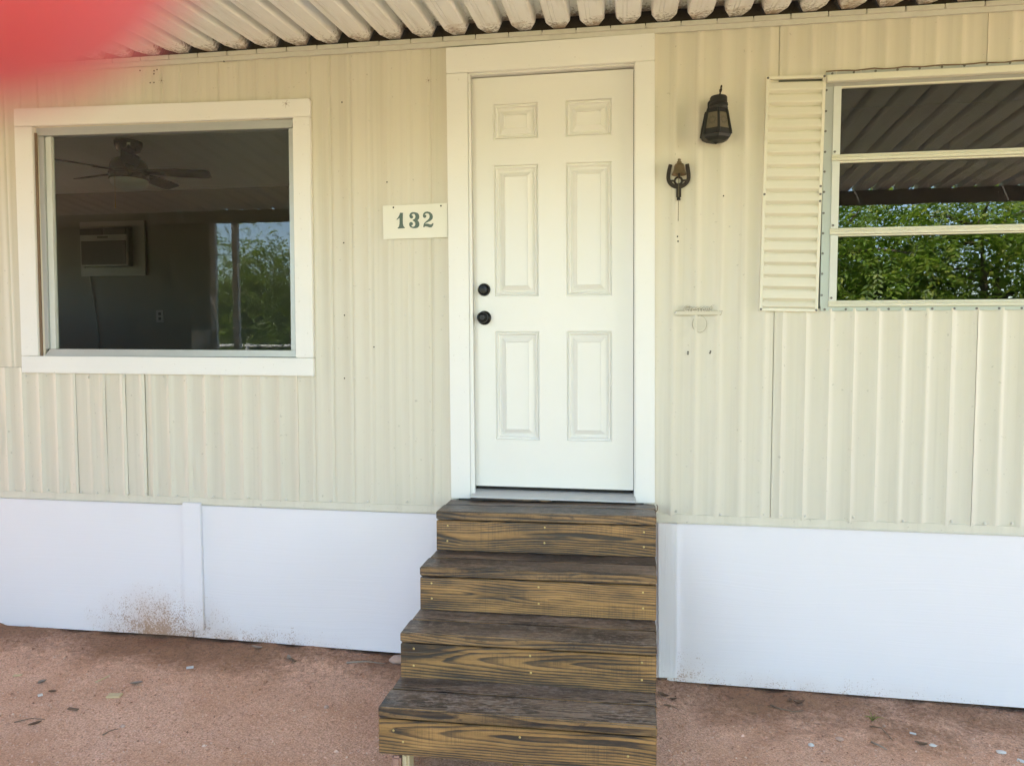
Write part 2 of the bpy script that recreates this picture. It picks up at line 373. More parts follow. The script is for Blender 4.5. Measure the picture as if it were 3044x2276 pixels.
M['ceil_in'] = m_plain("room ceiling", (0.84, 0.85, 0.80), 0.8, 0.0, 0.05, 10)
M['unlit_in'] = m_plain("unlit room black", (0.036, 0.038, 0.036), 0.6, 0.0, 0.2, 10)  # near black stands in for the darkness of an unlit room
M['floor_in'] = m_plain("room floor", (0.26, 0.24, 0.20), 0.6, 0.0, 0.2, 10)
M['nickel'] = m_plain("brushed nickel", (0.13, 0.12, 0.10), 0.22, 0.9, 0.08, 20)
M['blade'] = m_plain("dark fan blade", (0.008, 0.007, 0.006), 0.5, 0.0, 0.2, 20)
M['globe'] = m_plain("frosted globe", (0.82, 0.82, 0.78), 0.35, 0.0, 0.03, 20)
M['plastic'] = m_plain("off white plastic", (0.27, 0.27, 0.245), 0.5, 0.0, 0.05, 20)
M['grille'] = m_plain("dark grille", (0.05, 0.05, 0.045), 0.6, 0.0, 0.1, 20)
M['glassL'] = m_glass("picture window glass", 0.029, 0.00018, 7.0, (0.95, 0.97, 0.95))
M['glassR'] = m_glass("awning window glass", 0.070, 0.00016, 9.0, (0.60, 0.62, 0.60))
M['palewood'] = m_plain("raw pine", (0.58, 0.44, 0.25), 0.7, 0.0, 0.15, 30)
M['grey_leaf'] = m_plain("dry grey leaf", (0.30, 0.24, 0.185), 0.85, 0.0, 0.3, 40)
M['brown_leaf'] = m_plain("dry brown leaf", (0.17, 0.10, 0.06), 0.85, 0.0, 0.3, 40)
M['twig'] = m_plain("twig bark", (0.19, 0.125, 0.08), 0.85, 0.0, 0.3, 60)
M['paper'] = m_plain("white scrap", (0.56, 0.55, 0.54), 0.6, 0.0, 0.06, 30)
M['stone'] = m_plain("pink stone", (0.46, 0.31, 0.24), 0.85, 0.0, 0.2, 40, 0.003)
M['white_stone'] = m_plain("white stone", (0.60, 0.56, 0.52), 0.8, 0.0, 0.15, 40, 0.002)
M['brick'] = m_plain("pink brick", (0.36, 0.19, 0.13), 0.9, 0.0, 0.2, 60, 0.002)
M['post'] = m_plain("white post paint", (0.62, 0.61, 0.60), 0.5, 0.0, 0.1, 20)
M['beam'] = m_plain("stained beam", (0.21, 0.195, 0.165), 0.6, 0.0, 0.35, 8)
M['screen'] = m_plain("brown screen wall", (0.115, 0.10, 0.075), 0.7, 0.0, 0.15, 6)
M['bark'] = m_plain("tree bark", (0.10, 0.075, 0.055), 0.9, 0.0, 0.4, 25, 0.01)
M['leafA'] = m_island("leaflets bright", [(0.06, 0.115, 0.016), (0.17, 0.26, 0.045), (0.29, 0.38, 0.07), (0.11, 0.19, 0.03), (0.42, 0.44, 0.10)], 0.45, (1.5, 1.6, 0.8))
M['leafB'] = m_island("leaves olive", [(0.07, 0.11, 0.02), (0.14, 0.20, 0.04), (0.21, 0.26, 0.06), (0.10, 0.14, 0.03)], 0.5, (1.5, 1.6, 0.8))
M['roof'] = m_plain("roof coating", (0.6, 0.6, 0.58), 0.6, 0.0, 0.1, 5)
def m_skin():
    g = NG("backlit finger skin"); co = g.coord(); n = g.noise(co, scale=900, detail=3); b = g.noise(co, scale=60, detail=3)
    c = g.mix(b, (0.64, 0.075, 0.080), (0.74, 0.125, 0.130))  # red of light through the flesh is put into the base colour
    return g.set(Base_Color=c, Roughness=0.5, Subsurface_Weight=0.7, Subsurface_Radius=(1.0, 0.25, 0.15), Subsurface_Scale=0.006, Normal=g.bump(n, 0.0002))
M['skin'] = m_skin()

# ------------------------------------------------------------------ ground
def gz(x, y):
    b = -1.600 - 0.019*max(-4, min(4, x))*(1 if y > -3 else 0.3)
    if x < -0.9 and y > -0.7: b += 0.018*math.exp(-((x+1.55)/0.45)**2-((y+0.10)/0.11)**2)
    if x < 0: b -= 0.012*math.exp(-((x+2.75)/0.5)**2-((y+0.03)/0.10)**2)
    if -4.6 < x < 3.6 and -3.2 < y < 0.3:
        k_ = max(0.0, 1+y*1.6) if y > -.625 else 0.0
        b += 0.010*mnoise.noise((x*2.3, y*3.1, 0.3)) + (0.006+0.008*k_)*mnoise.noise((x*8, y*9, 4.1)) + 0.006*k_*mnoise.noise((x*17, y*19, 2.1)) + 0.0022*mnoise.noise((x*31, y*31, 9.1))
    return b
mb = MB(); xs = [-400, -60, -14] + [-6 + 0.5*i for i in range(3)] + [-4.5 + 0.028*i for i in range(286)] + [4, 5, 8, 60, 400]
ys = [-400, -60, -20, -9, -6, -4.5, -3.6] + [-3.1 + 0.028*i for i in range(118)] + [0.4, 2.0, 4.5, 60, 400]
nx = len(xs); mb.v = [(x, y, gz(x, y)) for y in ys for x in xs]
mb.f = [(j*nx+i, j*nx+i+1, (j+1)*nx+i+1, (j+1)*nx+i) for j in range(len(ys)-1) for i in range(nx-1)]
ground = mb.build('ground', M['ground'], smooth=True, fix=False); ground['kind'] = 'structure'

def gravel():
    rg = np.random.default_rng(3); N = 52000
    base = np.array([(1,0,0),(-1,0,0),(0,1,0),(0,-1,0),(0,0,1),(0,0,-1)], float)
    tri = np.array([(0,2,4),(2,1,4),(1,3,4),(3,0,4),(2,0,5),(1,2,5),(3,1,5),(0,3,5)])
    px = rg.uniform(-3.7, 2.2, N); py = -np.abs(rg.power(1.0, N))*1.75 + 0.02
    sz = np.clip(rg.lognormal(-5.95, 0.42, N), 0.0012, 0.0095)
    V = np.zeros((N, 6, 3))
    rot = rg.uniform(0, 2*np.pi, N); c, s = np.cos(rot), np.sin(rot)
    st = rg.uniform(0.55, 1.3, (N, 6, 1)); sq = np.stack([np.ones(N), rg.uniform(.6, 1, N), rg.uniform(.5, .9, N)], 1)[:, None, :]
    p = base[None]*st*sq*sz[:, None, None] + rg.normal(0, .15, (N, 6, 3))*sz[:, None, None]
    V[..., 0] = p[..., 0]*c[:, None]-p[..., 1]*s[:, None]+px[:, None]
    V[..., 1] = p[..., 0]*s[:, None]+p[..., 1]*c[:, None]+py[:, None]
    zz = np.array([gz(a, b) for a, b in zip(px, py)])
    V[..., 2] = p[..., 2]+zz[:, None]+sz[:, None]*0.25
    F = (np.arange(N)[:, None, None]*6+tri[None]).reshape(-1, 3)
    me = bpy.data.meshes.new('gravel'); me.from_pydata(V.reshape(-1, 3).tolist(), [], F.tolist()); me.materials.append(M['gravel'])
    o = link('gravel', me); o['kind'] = 'stuff'
    tag(o, 'loose fine red brown gravel strewn over the ground before the house', 'gravel')
gravel()

# ------------------------------------------------------------------ the mobile home
home = thing('mobile_home', 'beige corrugated mobile home with white door and white skirting', 'mobile home', (0, 0, -1.6))
# wall core round the openings, floor, ceiling, roof, rooms
WL = (-3.06, -1.626, -0.07, 1.128); DR = (-0.752, 0.072, -0.765, 1.292); WR = (0.905, 2.36, 0.17, 1.165)
mb = MB(); Z0, Z1, Y0, Y1 = -0.82, 1.62, 0.012, 0.075
for x0, x1, z0, z1 in [(-7, WL[0], Z0, Z1), (WL[0], WL[1], Z0, WL[2]), (WL[0], WL[1], WL[3], Z1), (WL[1], DR[0], Z0, Z1), (DR[0], DR[1], DR[3], Z1),
                       (DR[0], DR[1], Z0, DR[2]), (DR[1], WR[0], Z0, Z1), (WR[0], WR[1], Z0, WR[2]), (WR[0], WR[1], WR[3], Z1), (WR[1], 5, Z0, Z1)]:
    mb.box(x0, x1, Y0, Y1, z0, z1)
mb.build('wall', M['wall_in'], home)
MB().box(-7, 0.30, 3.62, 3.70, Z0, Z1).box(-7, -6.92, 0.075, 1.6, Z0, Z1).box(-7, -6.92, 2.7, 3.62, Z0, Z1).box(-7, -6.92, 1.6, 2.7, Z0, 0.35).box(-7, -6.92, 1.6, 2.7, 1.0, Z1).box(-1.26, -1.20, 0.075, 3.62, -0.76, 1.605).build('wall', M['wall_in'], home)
MB().box(0.30, 5, 3.62, 3.70, Z0, Z1).box(4.92, 5, 0.075, 3.62, Z0, Z1).box(0.30, 0.36, 0.075, 3.62, -0.76, 1.605).box(0.36, 4.92, 1.9, 1.95, -0.76, 1.605).build('wall', M['unlit_in'], home)
MB().box(-6.92, 4.92, 0.075, 3.62, -0.82, -0.76).build('floor', M['floor_in'], home)
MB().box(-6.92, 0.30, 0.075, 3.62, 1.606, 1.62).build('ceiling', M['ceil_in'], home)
MB().box(0.36, 4.92, 0.075, 3.62, 1.606, 1.62).build('ceiling', M['unlit_in'], home)
MB().box(-7.1, 5.1, -0.02, 3.8, 1.622, 1.72).build('roof', M['roof'], home, 0.01)

added_win = MB().box(-7.005, -6.93, 1.6, 2.7, 0.35, 0.39).box(-7.005, -6.93, 1.6, 2.7, 0.96, 1.0).box(-7.005, -6.93, 1.6, 1.64, 0.39, 0.96).box(-7.005, -6.93, 2.66, 2.7, 0.39, 0.96).build('window', M['alu'], home)  # unseen end-wall window, added to let more daylight into the room
MB().box(-6.97, -6.965, 1.64, 2.66, 0.39, 0.96).build('pane', M['glassL'], added_win)
P_ = 0.1015
def ridge(x, x0, amp, wd, wave):
    t = ((x-x0)/P_) % 1.0
    if t > 0.5: t -= 1.0
    return amp*math.exp(-(t/wd)**2) + wave*math.cos(2*math.pi*t)
DENTS = [(-2.27, -0.62, 0.10, 0.05, 0.006), (-2.22, -0.66, 0.05, 0.10, 0.005), (-2.42, -0.73, 0.06, 0.06, 0.005), (-2.94, -0.76, 0.05, 0.05, 0.006), (-3.32, -0.5, 0.05, 0.08, 0.004),
         (-2.35, -0.19, 0.03, 0.03, 0.005), (-2.20, -0.185, 0.03, 0.02, 0.004), (-2.55, -0.7, 0.06, 0.08, 0.004)]
def sheet(mb, x0, x1, z0, z1, ph, amp=0.0082, wd=0.11, wave=0.0014, lift=0.0, scallop=0.0, lipL=True):
    n = max(2, int((x1-x0)/0.0085)); m = max(2, int((z1-z0)/0.045)); b = len(mb.v)
    for j in range(m+1):
        for i in range(n+1):
            x = x0+(x1-x0)*i/n; z = z0+(z1-z0)*j/m
            y = -ridge(x, ph, amp, wd, wave) - 0.0035 - lift
            for cx, cz, rx, rz, d in DENTS:
                q = ((x-cx)/rx)**2+((z-cz)/rz)**2
                if q < 4: y += d*math.exp(-q*1.5)*math.sin(6*(x-cx)/rx+1.0)
            if j == 0 and scallop: z += scallop*math.cos(2*math.pi*(x-ph)/P_*0.5)
            if lipL and i == 0: y -= 0.0012
            mb.v.append((x, y, z))
    for j in range(m):
        for i in range(n): mb.f.append((b+j*(n+1)+i, b+j*(n+1)+i+1, b+(j+1)*(n+1)+i+1, b+(j+1)*(n+1)+i))
    for rng in (range(0, n), range(m*(n+1), m*(n+1)+n)):           # turned edges top and bottom
        for k in rng:
            q = len(mb.v); a = mb.v[b+k]; c = mb.v[b+k+1]
            mb.v += [(a[0], 0.010, a[2]), (c[0], 0.010, c[2])]; mb.f.append((b+k, q, q+1, b+k+1))
    for k in range(m):
        for e in (0, n):
            q = len(mb.v); a = mb.v[b+k*(n+1)+e]; c = mb.v[b+(k+1)*(n+1)+e]
            mb.v += [(a[0], 0.010, a[2]), (c[0], 0.010, c[2])]; mb.f.append((b+k*(n+1)+e, b+(k+1)*(n+1)+e, q+1, q))
def siding(rects, **kw):
    mb = MB()
    for r in rects: sheet(mb, *r, **kw)
    return mb.build('siding_panel', M['siding'], home, smooth='auto', fix=True)
ZB, ZT = -0.805, 1.43
pE = siding([(-6.95, -4.252, ZB, ZT)], ph=-2.331, scallop=0.003)
pA = siding([(-4.25, -3.05, -0.128, ZT), (-3.05, -1.6234, 1.11, ZT)], ph=-2.331, amp=-0.0048, wd=0.06, wave=0.0024)
pB = siding([(-4.25, -2.876, ZB, -0.13)], ph=-3.294, amp=0.0085, scallop=0.003)
pC = siding([(-2.470, -1.6234, ZB, -0.10)], ph=-2.331, scallop=0.003)
for x0, x1, rx in ((-2.874, -2.700, -2.788), (-2.698, -2.584, -2.690), (-2.582, -2.473, -2.598)):       # torn and refastened strips
    mb = MB(); n = 16; m = 18
    for j in range(m+1):
        for i in range(n+1):
            x = x0+(x1-x0)*i/n; z = -0.81+(0.67)*j/m
            t = (x-x0)/(x1-x0)
            y = -0.005 - 0.007*math.exp(-((x-(x1-0.016))/0.009)**2) - 0.004*math.exp(-((x-rx)/0.012)**2) - 0.0045*t*(0.6+0.4*math.sin(z*9+x*40))*min(1, (-0.13-z)/0.12)
            y += 0.0015*mnoise.noise((x*30, z*7, 1))
            mb.v.append((x + 0.006*(-0.5-z)*0.4, y, z + (0.003*math.sin(x*60) if j == 0 else 0)))
    for j in range(m):
        for i in range(n): mb.f.append((j*(n+1)+i, j*(n+1)+i+1, (j+1)*(n+1)+i+1, (j+1)*(n+1)+i))
    for k in range(m):
        q = len(mb.v); a = mb.v[k*(n+1)+n]; c = mb.v[(k+1)*(n+1)+n]
        mb.v += [(a[0]-.001, 0.008, a[2]), (c[0]-.001, 0.008, c[2])]; mb.f.append((k*(n+1)+n, (k+1)*(n+1)+n, q+1, q))
    mb.build('siding_panel', M['siding'], home, smooth='auto')
pM = siding([(-1.6231, -0.80, ZB, ZT)], ph=-1.333, amp=-0.0055, wd=0.055, wave=0.0026, scallop=0.0025)
pR1 = siding([(0.10, 0.6735, ZB, ZT)], ph=0.327, amp=0.0065, wd=0.12, wave=0.0026, scallop=0.003)
pR2 = siding([(0.6755, 1.5215, ZB, 0.155)], ph=0.711, scallop=0.003)
pR2u = siding([(0.6755, 1.5215, 1.18, ZT)], ph=0.711, amp=0.006)
pR3 = siding([(1.5235, 2.40, ZB, 0.155)], ph=1.622, scallop=0.003)
siding([(1.5235, 2.40, 1.18, ZT)], ph=1.622, amp=0.006)
siding([(2.402, 3.50, ZB, ZT)], ph=1.622, scallop=0.003)
siding([(3.502, 4.95, ZB, ZT)], ph=1.622, scallop=0.003)
# screws, rivets and old holes (shared meshes, parts of the panel they sit in)
def dome(r, h, mat, nm, axis='-y', n=8): return MB().lathe([(r, 0), (r*0.92, h*0.6), (r*0.5, h)], (0, 0, 0), axis, n).mesh(nm, mat, smooth='auto')
RIV = dome(0.0065, 0.005, M['zincw'], 'rivet'); HOLE = dome(0.0038, 0.0008, M['void'], 'screw_hole'); SCR = dome(0.0055, 0.003, M['zinc'], 'screw'); RIVS = dome(0.0045, 0.003, M['zincw'], 'rivet')
def owner(x, z):
    if x < -2.876: return pB if z < -0.13 else pA
    if x < -1.623: return pC if z < 0 else pA
    if x < -0.5: return pM
    if x < 0.6745: return pR1
    return pR2 if x < 1.5225 else pR3
for x, z in [(-3.265,-.797),(-3.159,-.796),(-3.062,-.789),(-2.957,-.794),(-2.411,-.797),(-2.303,-.797),(-2.1,-.793),(-1.905,-.793),(-1.696,-.796),(-1.563,-.795),(-1.458,-.796),(-1.261,-.791),(-1.059,-.786),
             (.252,-.788),(.451,-.794),(.644,-.788),(.721,-.789),(.825,-.79),(1.035,-.786),(1.245,-.796),(1.446,-.79),(1.583,-.794),(1.693,-.79)]:
    link('rivet', RIV, owner(x, z), (x, -0.0065, z))
for x, z in [(-2.865,-.793),(-2.77,-.795),(-2.703,-.78),(-2.589,-.79),(-2.483,-.79),(-2.802,-.178),(-2.59,-.175)]: link('rivet', RIV, home, (x*.997, -0.0135, z))
for x, z in [(-3.173,-.174),(-3.051,-.173),(-2.365,-.172),(-2.146,-.174),(-2.053,-.174),(-1.88,-.176),(-1.791,-.177),(-1.701,-.179),(-1.612,-.178)]: link('rivet', RIVS, owner(x, z), (x, -0.006, z))
for x, z in [(-1.318,1.182),(-1.317,.498),(-1.254,.662),(-1.318,.141),(-1.257,.14),(-1.06,.138),(-.872,.137),(-1.324,-.172),(.473,.531),(-.864,.227)]: link('rivet', RIVS, owner(x, z), (x, -0.0055, z))
for x, z in [(-2.449,1.387),(-2.371,1.381),(-2.354,1.386),(-2.372,1.366),(-2.394,1.323),(-2.373,1.323),(-1.371,1.175),(-1.146,.783),(-1.371,.495),(-1.372,.139),(-1.376,-.174),(-1.221,-.018),(.442,.668),(.294,-.040),(.294,-.049),(.395,-.037),(.393,-.045),(.240,.49),(.243,.468)]:
    link('screw_hole', HOLE, owner(x, z), (x, -0.0078, z))
# bottom rail
MB().prism_x([(0.01, -0.798), (-0.009, -0.802), (-0.011, -0.832), (-0.018, -0.838), (0.01, -0.840)], -6.98, -0.832).build('bottom_rail', M['siding'], home)
MB().prism_x([(0.01, -0.798), (-0.009, -0.802), (-0.011, -0.834), (-0.018, -0.841), (0.01, -0.843)], 0.158, 4.98).build('bottom_rail', M['siding'], home)
# skirting boards and battens
def skirt(poly): return MB().prism(poly, -0.010, 0.004).build('skirting_panel', M['skirt'], home, 0.0012)
skirt([(-6.98, -0.842), (-4.682, -0.842), (-4.682, -1.552), (-6.98, -1.552)])
skirt([(-4.678, -0.842), (-2.232, -0.842), (-2.232, -1.542), (-3.39, -1.550), (-4.678, -1.552)])
skirt([(-2.228, -0.842), (-0.700, -0.842), (-0.700, -1.568), (-1.106, -1.556), (-2.228, -1.544)])
skirt([(-0.697, -0.842), (0.215, -0.842), (0.215, -1.59), (-0.697, -1.575)])
skirt([(0.2175, -0.8435), (2.655, -0.844), (2.655, -1.620), (0.2175, -1.602)])
skirt([(2.659, -0.844), (4.98, -0.844), (4.98, -1.626), (2.659, -1.620)])
MB().box(-7, 5, 3.70, 3.72, -1.75, -0.82).box(-7.02, -6.985, 0.01, 3.7, -1.75, -0.82).box(4.985, 5.02, 0.01, 3.7, -1.75, -0.82).build('skirting_panel', M['skirt'], home)  # unseen back and end skirting, added to stop light leaking from behind
def batten(poly, mt='batten'): return MB().prism(poly, -0.030, -0.0105).build('skirting_batten', M[mt], home, 0.002)
batten([(-2.261, -0.826), (-2.162, -0.826), (-2.158, -1.498), (-2.259, -1.503)], 'skirt')
batten([(0.1655, -0.8415), (0.2535, -0.8425), (0.2625, -1.577), (0.1755, -1.579)])
batten([(2.61, -0.860), (2.70, -0.860), (2.70, -1.59), (2.61, -1.59)])
batten([(-4.73, -0.845), (-4.63, -0.845), (-4.63, -1.51), (-4.73, -1.51)])

# ---- left picture window
win = MB().prism([(-3.058, 1.127), (-1.627, 1.106), (-1.634, 1.066), (-3.058, 1.086)], -0.006, 0.05)
win.prism([(-3.058, -0.069), (-1.630, -0.069), (-1.634, -0.036), (-3.022, -0.030)], -0.006, 0.05)
win.prism([(-3.050, 1.083), (-3.018, 1.083), (-3.030, -0.030), (-3.062, -0.030)], -0.004, 0.05)
win.prism([(-1.652, 1.063), (-1.6275, 1.063), (-1.6335, -0.0345), (-1.658, -0.0345)], -0.005, 0.05)
wl_ = win.build('window', M['alu'], home, 0.0015)
MB().prism([(-3.064, 1.10), (-3.052, 1.10), (-3.064, -0.068), (-3.076, -0.068)], -0.012, 0.01).build('frame_strip', M['twig'], wl_)
MB().prism([(-3.017, 1.083), (-2.984, 1.084), (-2.996, -0.029), (-3.029, -0.029)], 0.006, 0.03).build('sash', M['sash'], wl_, 0.001)
MB().prism([(-3.016, 1.095), (-1.640, 1.072), (-1.648, -0.046), (-3.026, -0.040)], 0.0205, 0.0245).build('pane', M['glassL'], wl_)
def casing(poly, par, d=-0.025): return MB().prism(poly, d, -0.001).build('casing_board', M['trim'], par, 0.0025)
casing([(-3.171, 1.226), (-1.538, 1.197), (-1.5305, 1.190), (-1.531, 1.110), (-1.622, 1.1105), (-3.064, 1.133), (-3.1718, 1.1345)], wl_)
casing([(-3.172, 1.1325), (-3.066, 1.131), (-3.077, -0.0655), (-3.179, -0.065)], wl_, -0.0245)
casing([(-1.6215, 1.109), (-1.5315, 1.1085), (-1.532, -0.0715), (-1.625, -0.0710)], wl_, -0.0245)
casing([(-3.179, -0.0675), (-1.532, -0.0735), (-1.532, -0.164), (-3.180, -0.157)], wl_)

# ---- right awning window with three lights
fr = MB()
fr.box(0.872, 2.40, -0.0105, 0.012, 1.158, 1.192).box(0.872, 2.40, -0.0105, 0.012, 0.1435, 0.166)     # flanges
fr.box(0.868, 0.905, -0.0125, 0.012, 0.166, 1.158).box(2.36, 2.40, -0.0125, 0.012, 0.166, 1.158)
wr_ = fr.build('window', M['alu'], home, 0.001)
MB().prism_x([(-0.006, 1.178), (-0.036, 1.172), (-0.040, 1.146), (-0.036, 1.143), (-0.006, 1.143)], 0.871, 2.40).build('head', M['bar'], wr_, 0.001)
MB().box(0.873, 2.39, -0.013, 0.012, 1.128, 1.1425).build('head', M['head_shade'], wr_)  # darker strip paints the shadow under the proud head
def light(z0, z1, bot):
    s = MB().box(0.9045, 0.9365, -0.018, 0.012, z0, z1).build('sash', M['sash'], wr_, 0.001)
    MB().box(2.33, 2.3625, -0.018, 0.012, z0, z1).build('stile', M['sash'], s, 0.001)
    MB().prism_x([(0.008, z0), (-0.016, z0), (-0.022, z0-bot*0.30), (-0.0165, z0-bot*0.36), (-0.025, z0-bot*0.62), (-0.021, z0-bot*0.72), (-0.026, z0-bot), (0.008, z0-bot)], 0.902, 2.365).build('sash_bar', M['bar'], s, 0.0006)
    MB().prism_x([(0.008, z1), (-0.012, z1), (-0.012, z1-0.006), (0.008, z1-0.006)], 0.937, 2.33).build('sash_bar', M['bar'], s)
    MB().box(0.934, 2.333, 0.0030, 0.0062, z0-0.003, z1-0.004).build('pane', M['glassR'], s)
    link('screw', SCR, s, (0.914, -0.018, z0+0.012))
light(0.832, 1.1275, 0.028); light(0.510, 0.803, 0.028); light(0.190, 0.481, 0.026)
for k in range(17):
    link('screw', SCR, wr_, (0.889+0.0897*k, -0.0107, 0.1515)); link('screw', SCR, wr_, (0.898+0.0895*k, -0.0107, 1.185+0.0006*k))
for z in (1.114, 1.023, .936, .846, .760, .671, .578, .489, .40, .31, .215): link('screw', SCR, wr_, (0.8745, -0.0127, z))
# sealant bead over the head
MB().tube([(0.872+0.04*k, -0.010, 1.1955+0.0022*math.sin(k*1.7)+0.0012*math.sin(k*4.1)) for k in range(39)], 0.0028, 6).build('sealant_bead', M['twig'], wr_)

# ---- louvred shutter beside it
def shutter(x0, x1):
    sh = lambda x, z: x + 0.0115*(z-1.187)
    f = MB(); c = [(x0, 1.185), (x1, 1.179), (x1, 0.140), (x0, 0.1465)]; t = 0.0135
    inn = [(x0+t, 1.185-t), (x1-t, 1.179-t), (x1-t, 0.140+t), (x0+t, 0.1465+t)]
    for i in range(4):
        j = (i+1) % 4
        f.prism([(sh(*p), p[1]) for p in (c[i], c[j], inn[j], inn[i])], -0.022, -0.004)
    s = f.build('shutter', M['shutter'], home, 0.001)
    z = 1.179-t-0.003; p = 0.0541; k = 0
    while z > 0.155:
        zb = max(z-p, 0.152)
        prof = [(-0.0090, z), (-0.0150, z-0.005), (-0.0250, zb+0.0185), (-0.0240, zb+0.0150), (-0.0058, zb+0.0030), (-0.0056, zb), (-0.0045, zb), (-0.0045, z)]
        mb = MB().prism_x(prof, x0+t-0.001, x1-t+0.001).xform(lambda x, y, zz: (sh(x, zz), y, zz-0.006*(x-x0)/(x1-x0)))
        mb.build('slat', M['shutter'], s, 0.0008); z -= p; k += 1
    for x, zz in ((x0+.007, 1.177), (x1-.007, 1.172), (x0+.007, .667), (x1-.007, .66), (x0+.007, .154), (x1-.007, .148), (x1-.007, .695), (x1-.007, .63)):
        link('screw', SCR, s, (sh(x, zz), -0.022, zz))
    return s
shutter(0.6175, 0.870)
shutter(2.402, 2.654)

# ---- the door with its casing, jambs and sill
shx = lambda x, z: x + 0.0086*(1.264-z)
XS = [-0.734, -0.629, -0.414, -0.282, -0.066, 0.034]; ZS = [1.2675, 1.140, 0.972, 0.8515, 0.226, 0.058, -0.470, -0.701]
holes = [(1, 1), (3, 1), (1, 3), (3, 3), (1, 5), (3, 5)]
YD = 0.030
mb = MB()
for i in range(5):
    for j in range(7):
        if (i, j) in holes: continue
        mb.add([(XS[i], YD, ZS[j+1]), (XS[i+1], YD, ZS[j+1]), (XS[i+1], YD, ZS[j]), (XS[i], YD, ZS[j])], [(0, 1, 2, 3)])
for a, b in (((XS[0], ZS[0]), (XS[5], ZS[0])), ((XS[5], ZS[0]), (XS[5], ZS[7])), ((XS[5], ZS[7]), (XS[0], ZS[7])), ((XS[0], ZS[7]), (XS[0], ZS[0]))):
    mb.add([(a[0], YD, a[1]), (b[0], YD, b[1]), (b[0], YD+.044, b[1]), (a[0], YD+.044, a[1])], [(0, 1, 2, 3)])
mb.add([(XS[0], YD+.044, ZS[7]), (XS[5], YD+.044, ZS[7]), (XS[5], YD+.044, ZS[0]), (XS[0], YD+.044, ZS[0])], [(3, 2, 1, 0)])
mb.xform(lambda x, y, z: (shx(x, z), y, z + 0.004*(x+0.35)*(1 if z > 1 else 0)))
door = mb.build('door', M['door'], home)
PROF = [(d_, y_*2.2) for d_, y_ in [(0, 0), (.003, .0045), (.007, .0050), (.010, .0020), (.013, .0022), (.016, .0060), (.022, .0078), (.026, .0066), (.030, .0072), (.052, .0012), (.0535, .0034), (.056, .0034)]]
for i, j in holes:
    x0, x1, z1, z0 = XS[i], XS[i+1], ZS[j], ZS[j+1]; mb = MB()
    for d, y in PROF: mb.v += [(x0+d, YD+y, z0+d), (x1-d, YD+y, z0+d), (x1-d, YD+y, z1-d), (x0+d, YD+y, z1-d)]
    for k in range(len(PROF)-1):
        for e in range(4): mb.f.append((k*4+e, k*4+(e+1) % 4, k*4+4+(e+1) % 4, k*4+4+e))
    k = (len(PROF)-1)*4; mb.f.append((k, k+1, k+2, k+3))
    mb.xform(lambda x, y, z: (shx(x, z), y, z)); mb.build('door_panel', M['door'], door)
dbx, dbz = shx(-0.675, .26)-.0065, 0.2595
d1 = MB().lathe([(0.031, 0), (0.031, 0.006), (0.026, 0.020), (0.024, 0.022), (0.021, 0.019), (0.0195, 0.027), (0.012, 0.028), (0.011, 0.025), (0.004, 0.026)], (dbx, YD, dbz), '-y', 28).build('deadbolt', M['black'], door, smooth='auto')
MB().box(dbx-.0012, dbx+.0012, YD-.0285, YD-.0255, dbz-.006, dbz+.006).build('keyway', M['void'], d1)
d2 = MB().lathe([(0.034, 0), (0.034, 0.004), (0.029, 0.010), (0.014, 0.014), (0.0125, 0.030), (0.018, 0.036), (0.0262, 0.044), (0.0268, 0.055), (0.0235, 0.062), (0.021, 0.061), (0.0195, 0.066), (0.0125, 0.068), (0.0115, 0.064), (0.007, 0.064)], (dbx+.0012, YD, 0.1235), '-y', 28).build('knob', M['black'], door, smooth='auto')
MB().box(dbx, dbx+.0024, YD-.0665, YD-.0635, 0.118, 0.129).build('keyway', M['void'], d2)
# jambs and stop
q = lambda pts: [(shx(x, z), z) for x, z in pts]
fr = MB().prism(q([(-0.7515, 1.290), (-0.7385, 1.290), (-0.7385, -0.735), (-0.7515, -0.735)]), -0.002, 0.075)
fr.prism(q([(0.0365, 1.290), (0.0535, 1.290), (0.0535, -0.735), (0.0365, -0.735)]), -0.002, 0.075)
fr.prism([(-0.738, 1.271), (0.036, 1.277), (0.036, 1.291), (-0.738, 1.291)], -0.002, 0.075)
fr.build('door_frame', M['trim'], home, 0.001)
MB().box(-0.74, 0.06, 0.0755, 0.08, -0.76, 1.30).build('door_frame', M['void'], home)  # dark sheet behind the slab, paints the shade in the door gaps
casing([(-0.845, 1.397), (0.127, 1.4035), (0.128, 1.282), (-0.8435, 1.277)], home)
casing([(-0.8435, 1.2755), (-0.740, 1.2760), (-0.7325, -0.7545), (-0.829, -0.7565)], home, -0.0245)
casing([(0.040, 1.2805), (0.1285, 1.2810), (0.1505, -0.748), (0.0605, -0.750)], home, -0.0245)
MB().prism([(-0.7385, 1.271), (-0.728, 1.271), (-0.711, -0.735), (-0.7315, -0.735)], -0.022, -0.003).build('door_bead', M['trim'], home, 0.002)
MB().prism_x([(-0.052, -0.744), (-0.052, -0.736), (-0.048, -0.7335), (0.03, -0.718), (0.075, -0.716), (0.075, -0.746), (-0.045, -0.746)], -0.729, 0.0615).build('sill', M['sill'], home, 0.0008)
MB().box(-0.715, 0.048, 0.034, 0.07, -0.715, -0.7015).build('door_sweep', M['void'], home)
MB().box(-0.725, -0.335, -0.044, -0.005, -0.754, -0.7465).build('packer_and_gap', M['tread'], home)
MB().box(-0.334, 0.058, -0.030, -0.005, -0.754, -0.7465).build('packer_and_gap', M['void'], home)  # near-black strip paints the shaded gap beside the wood packer

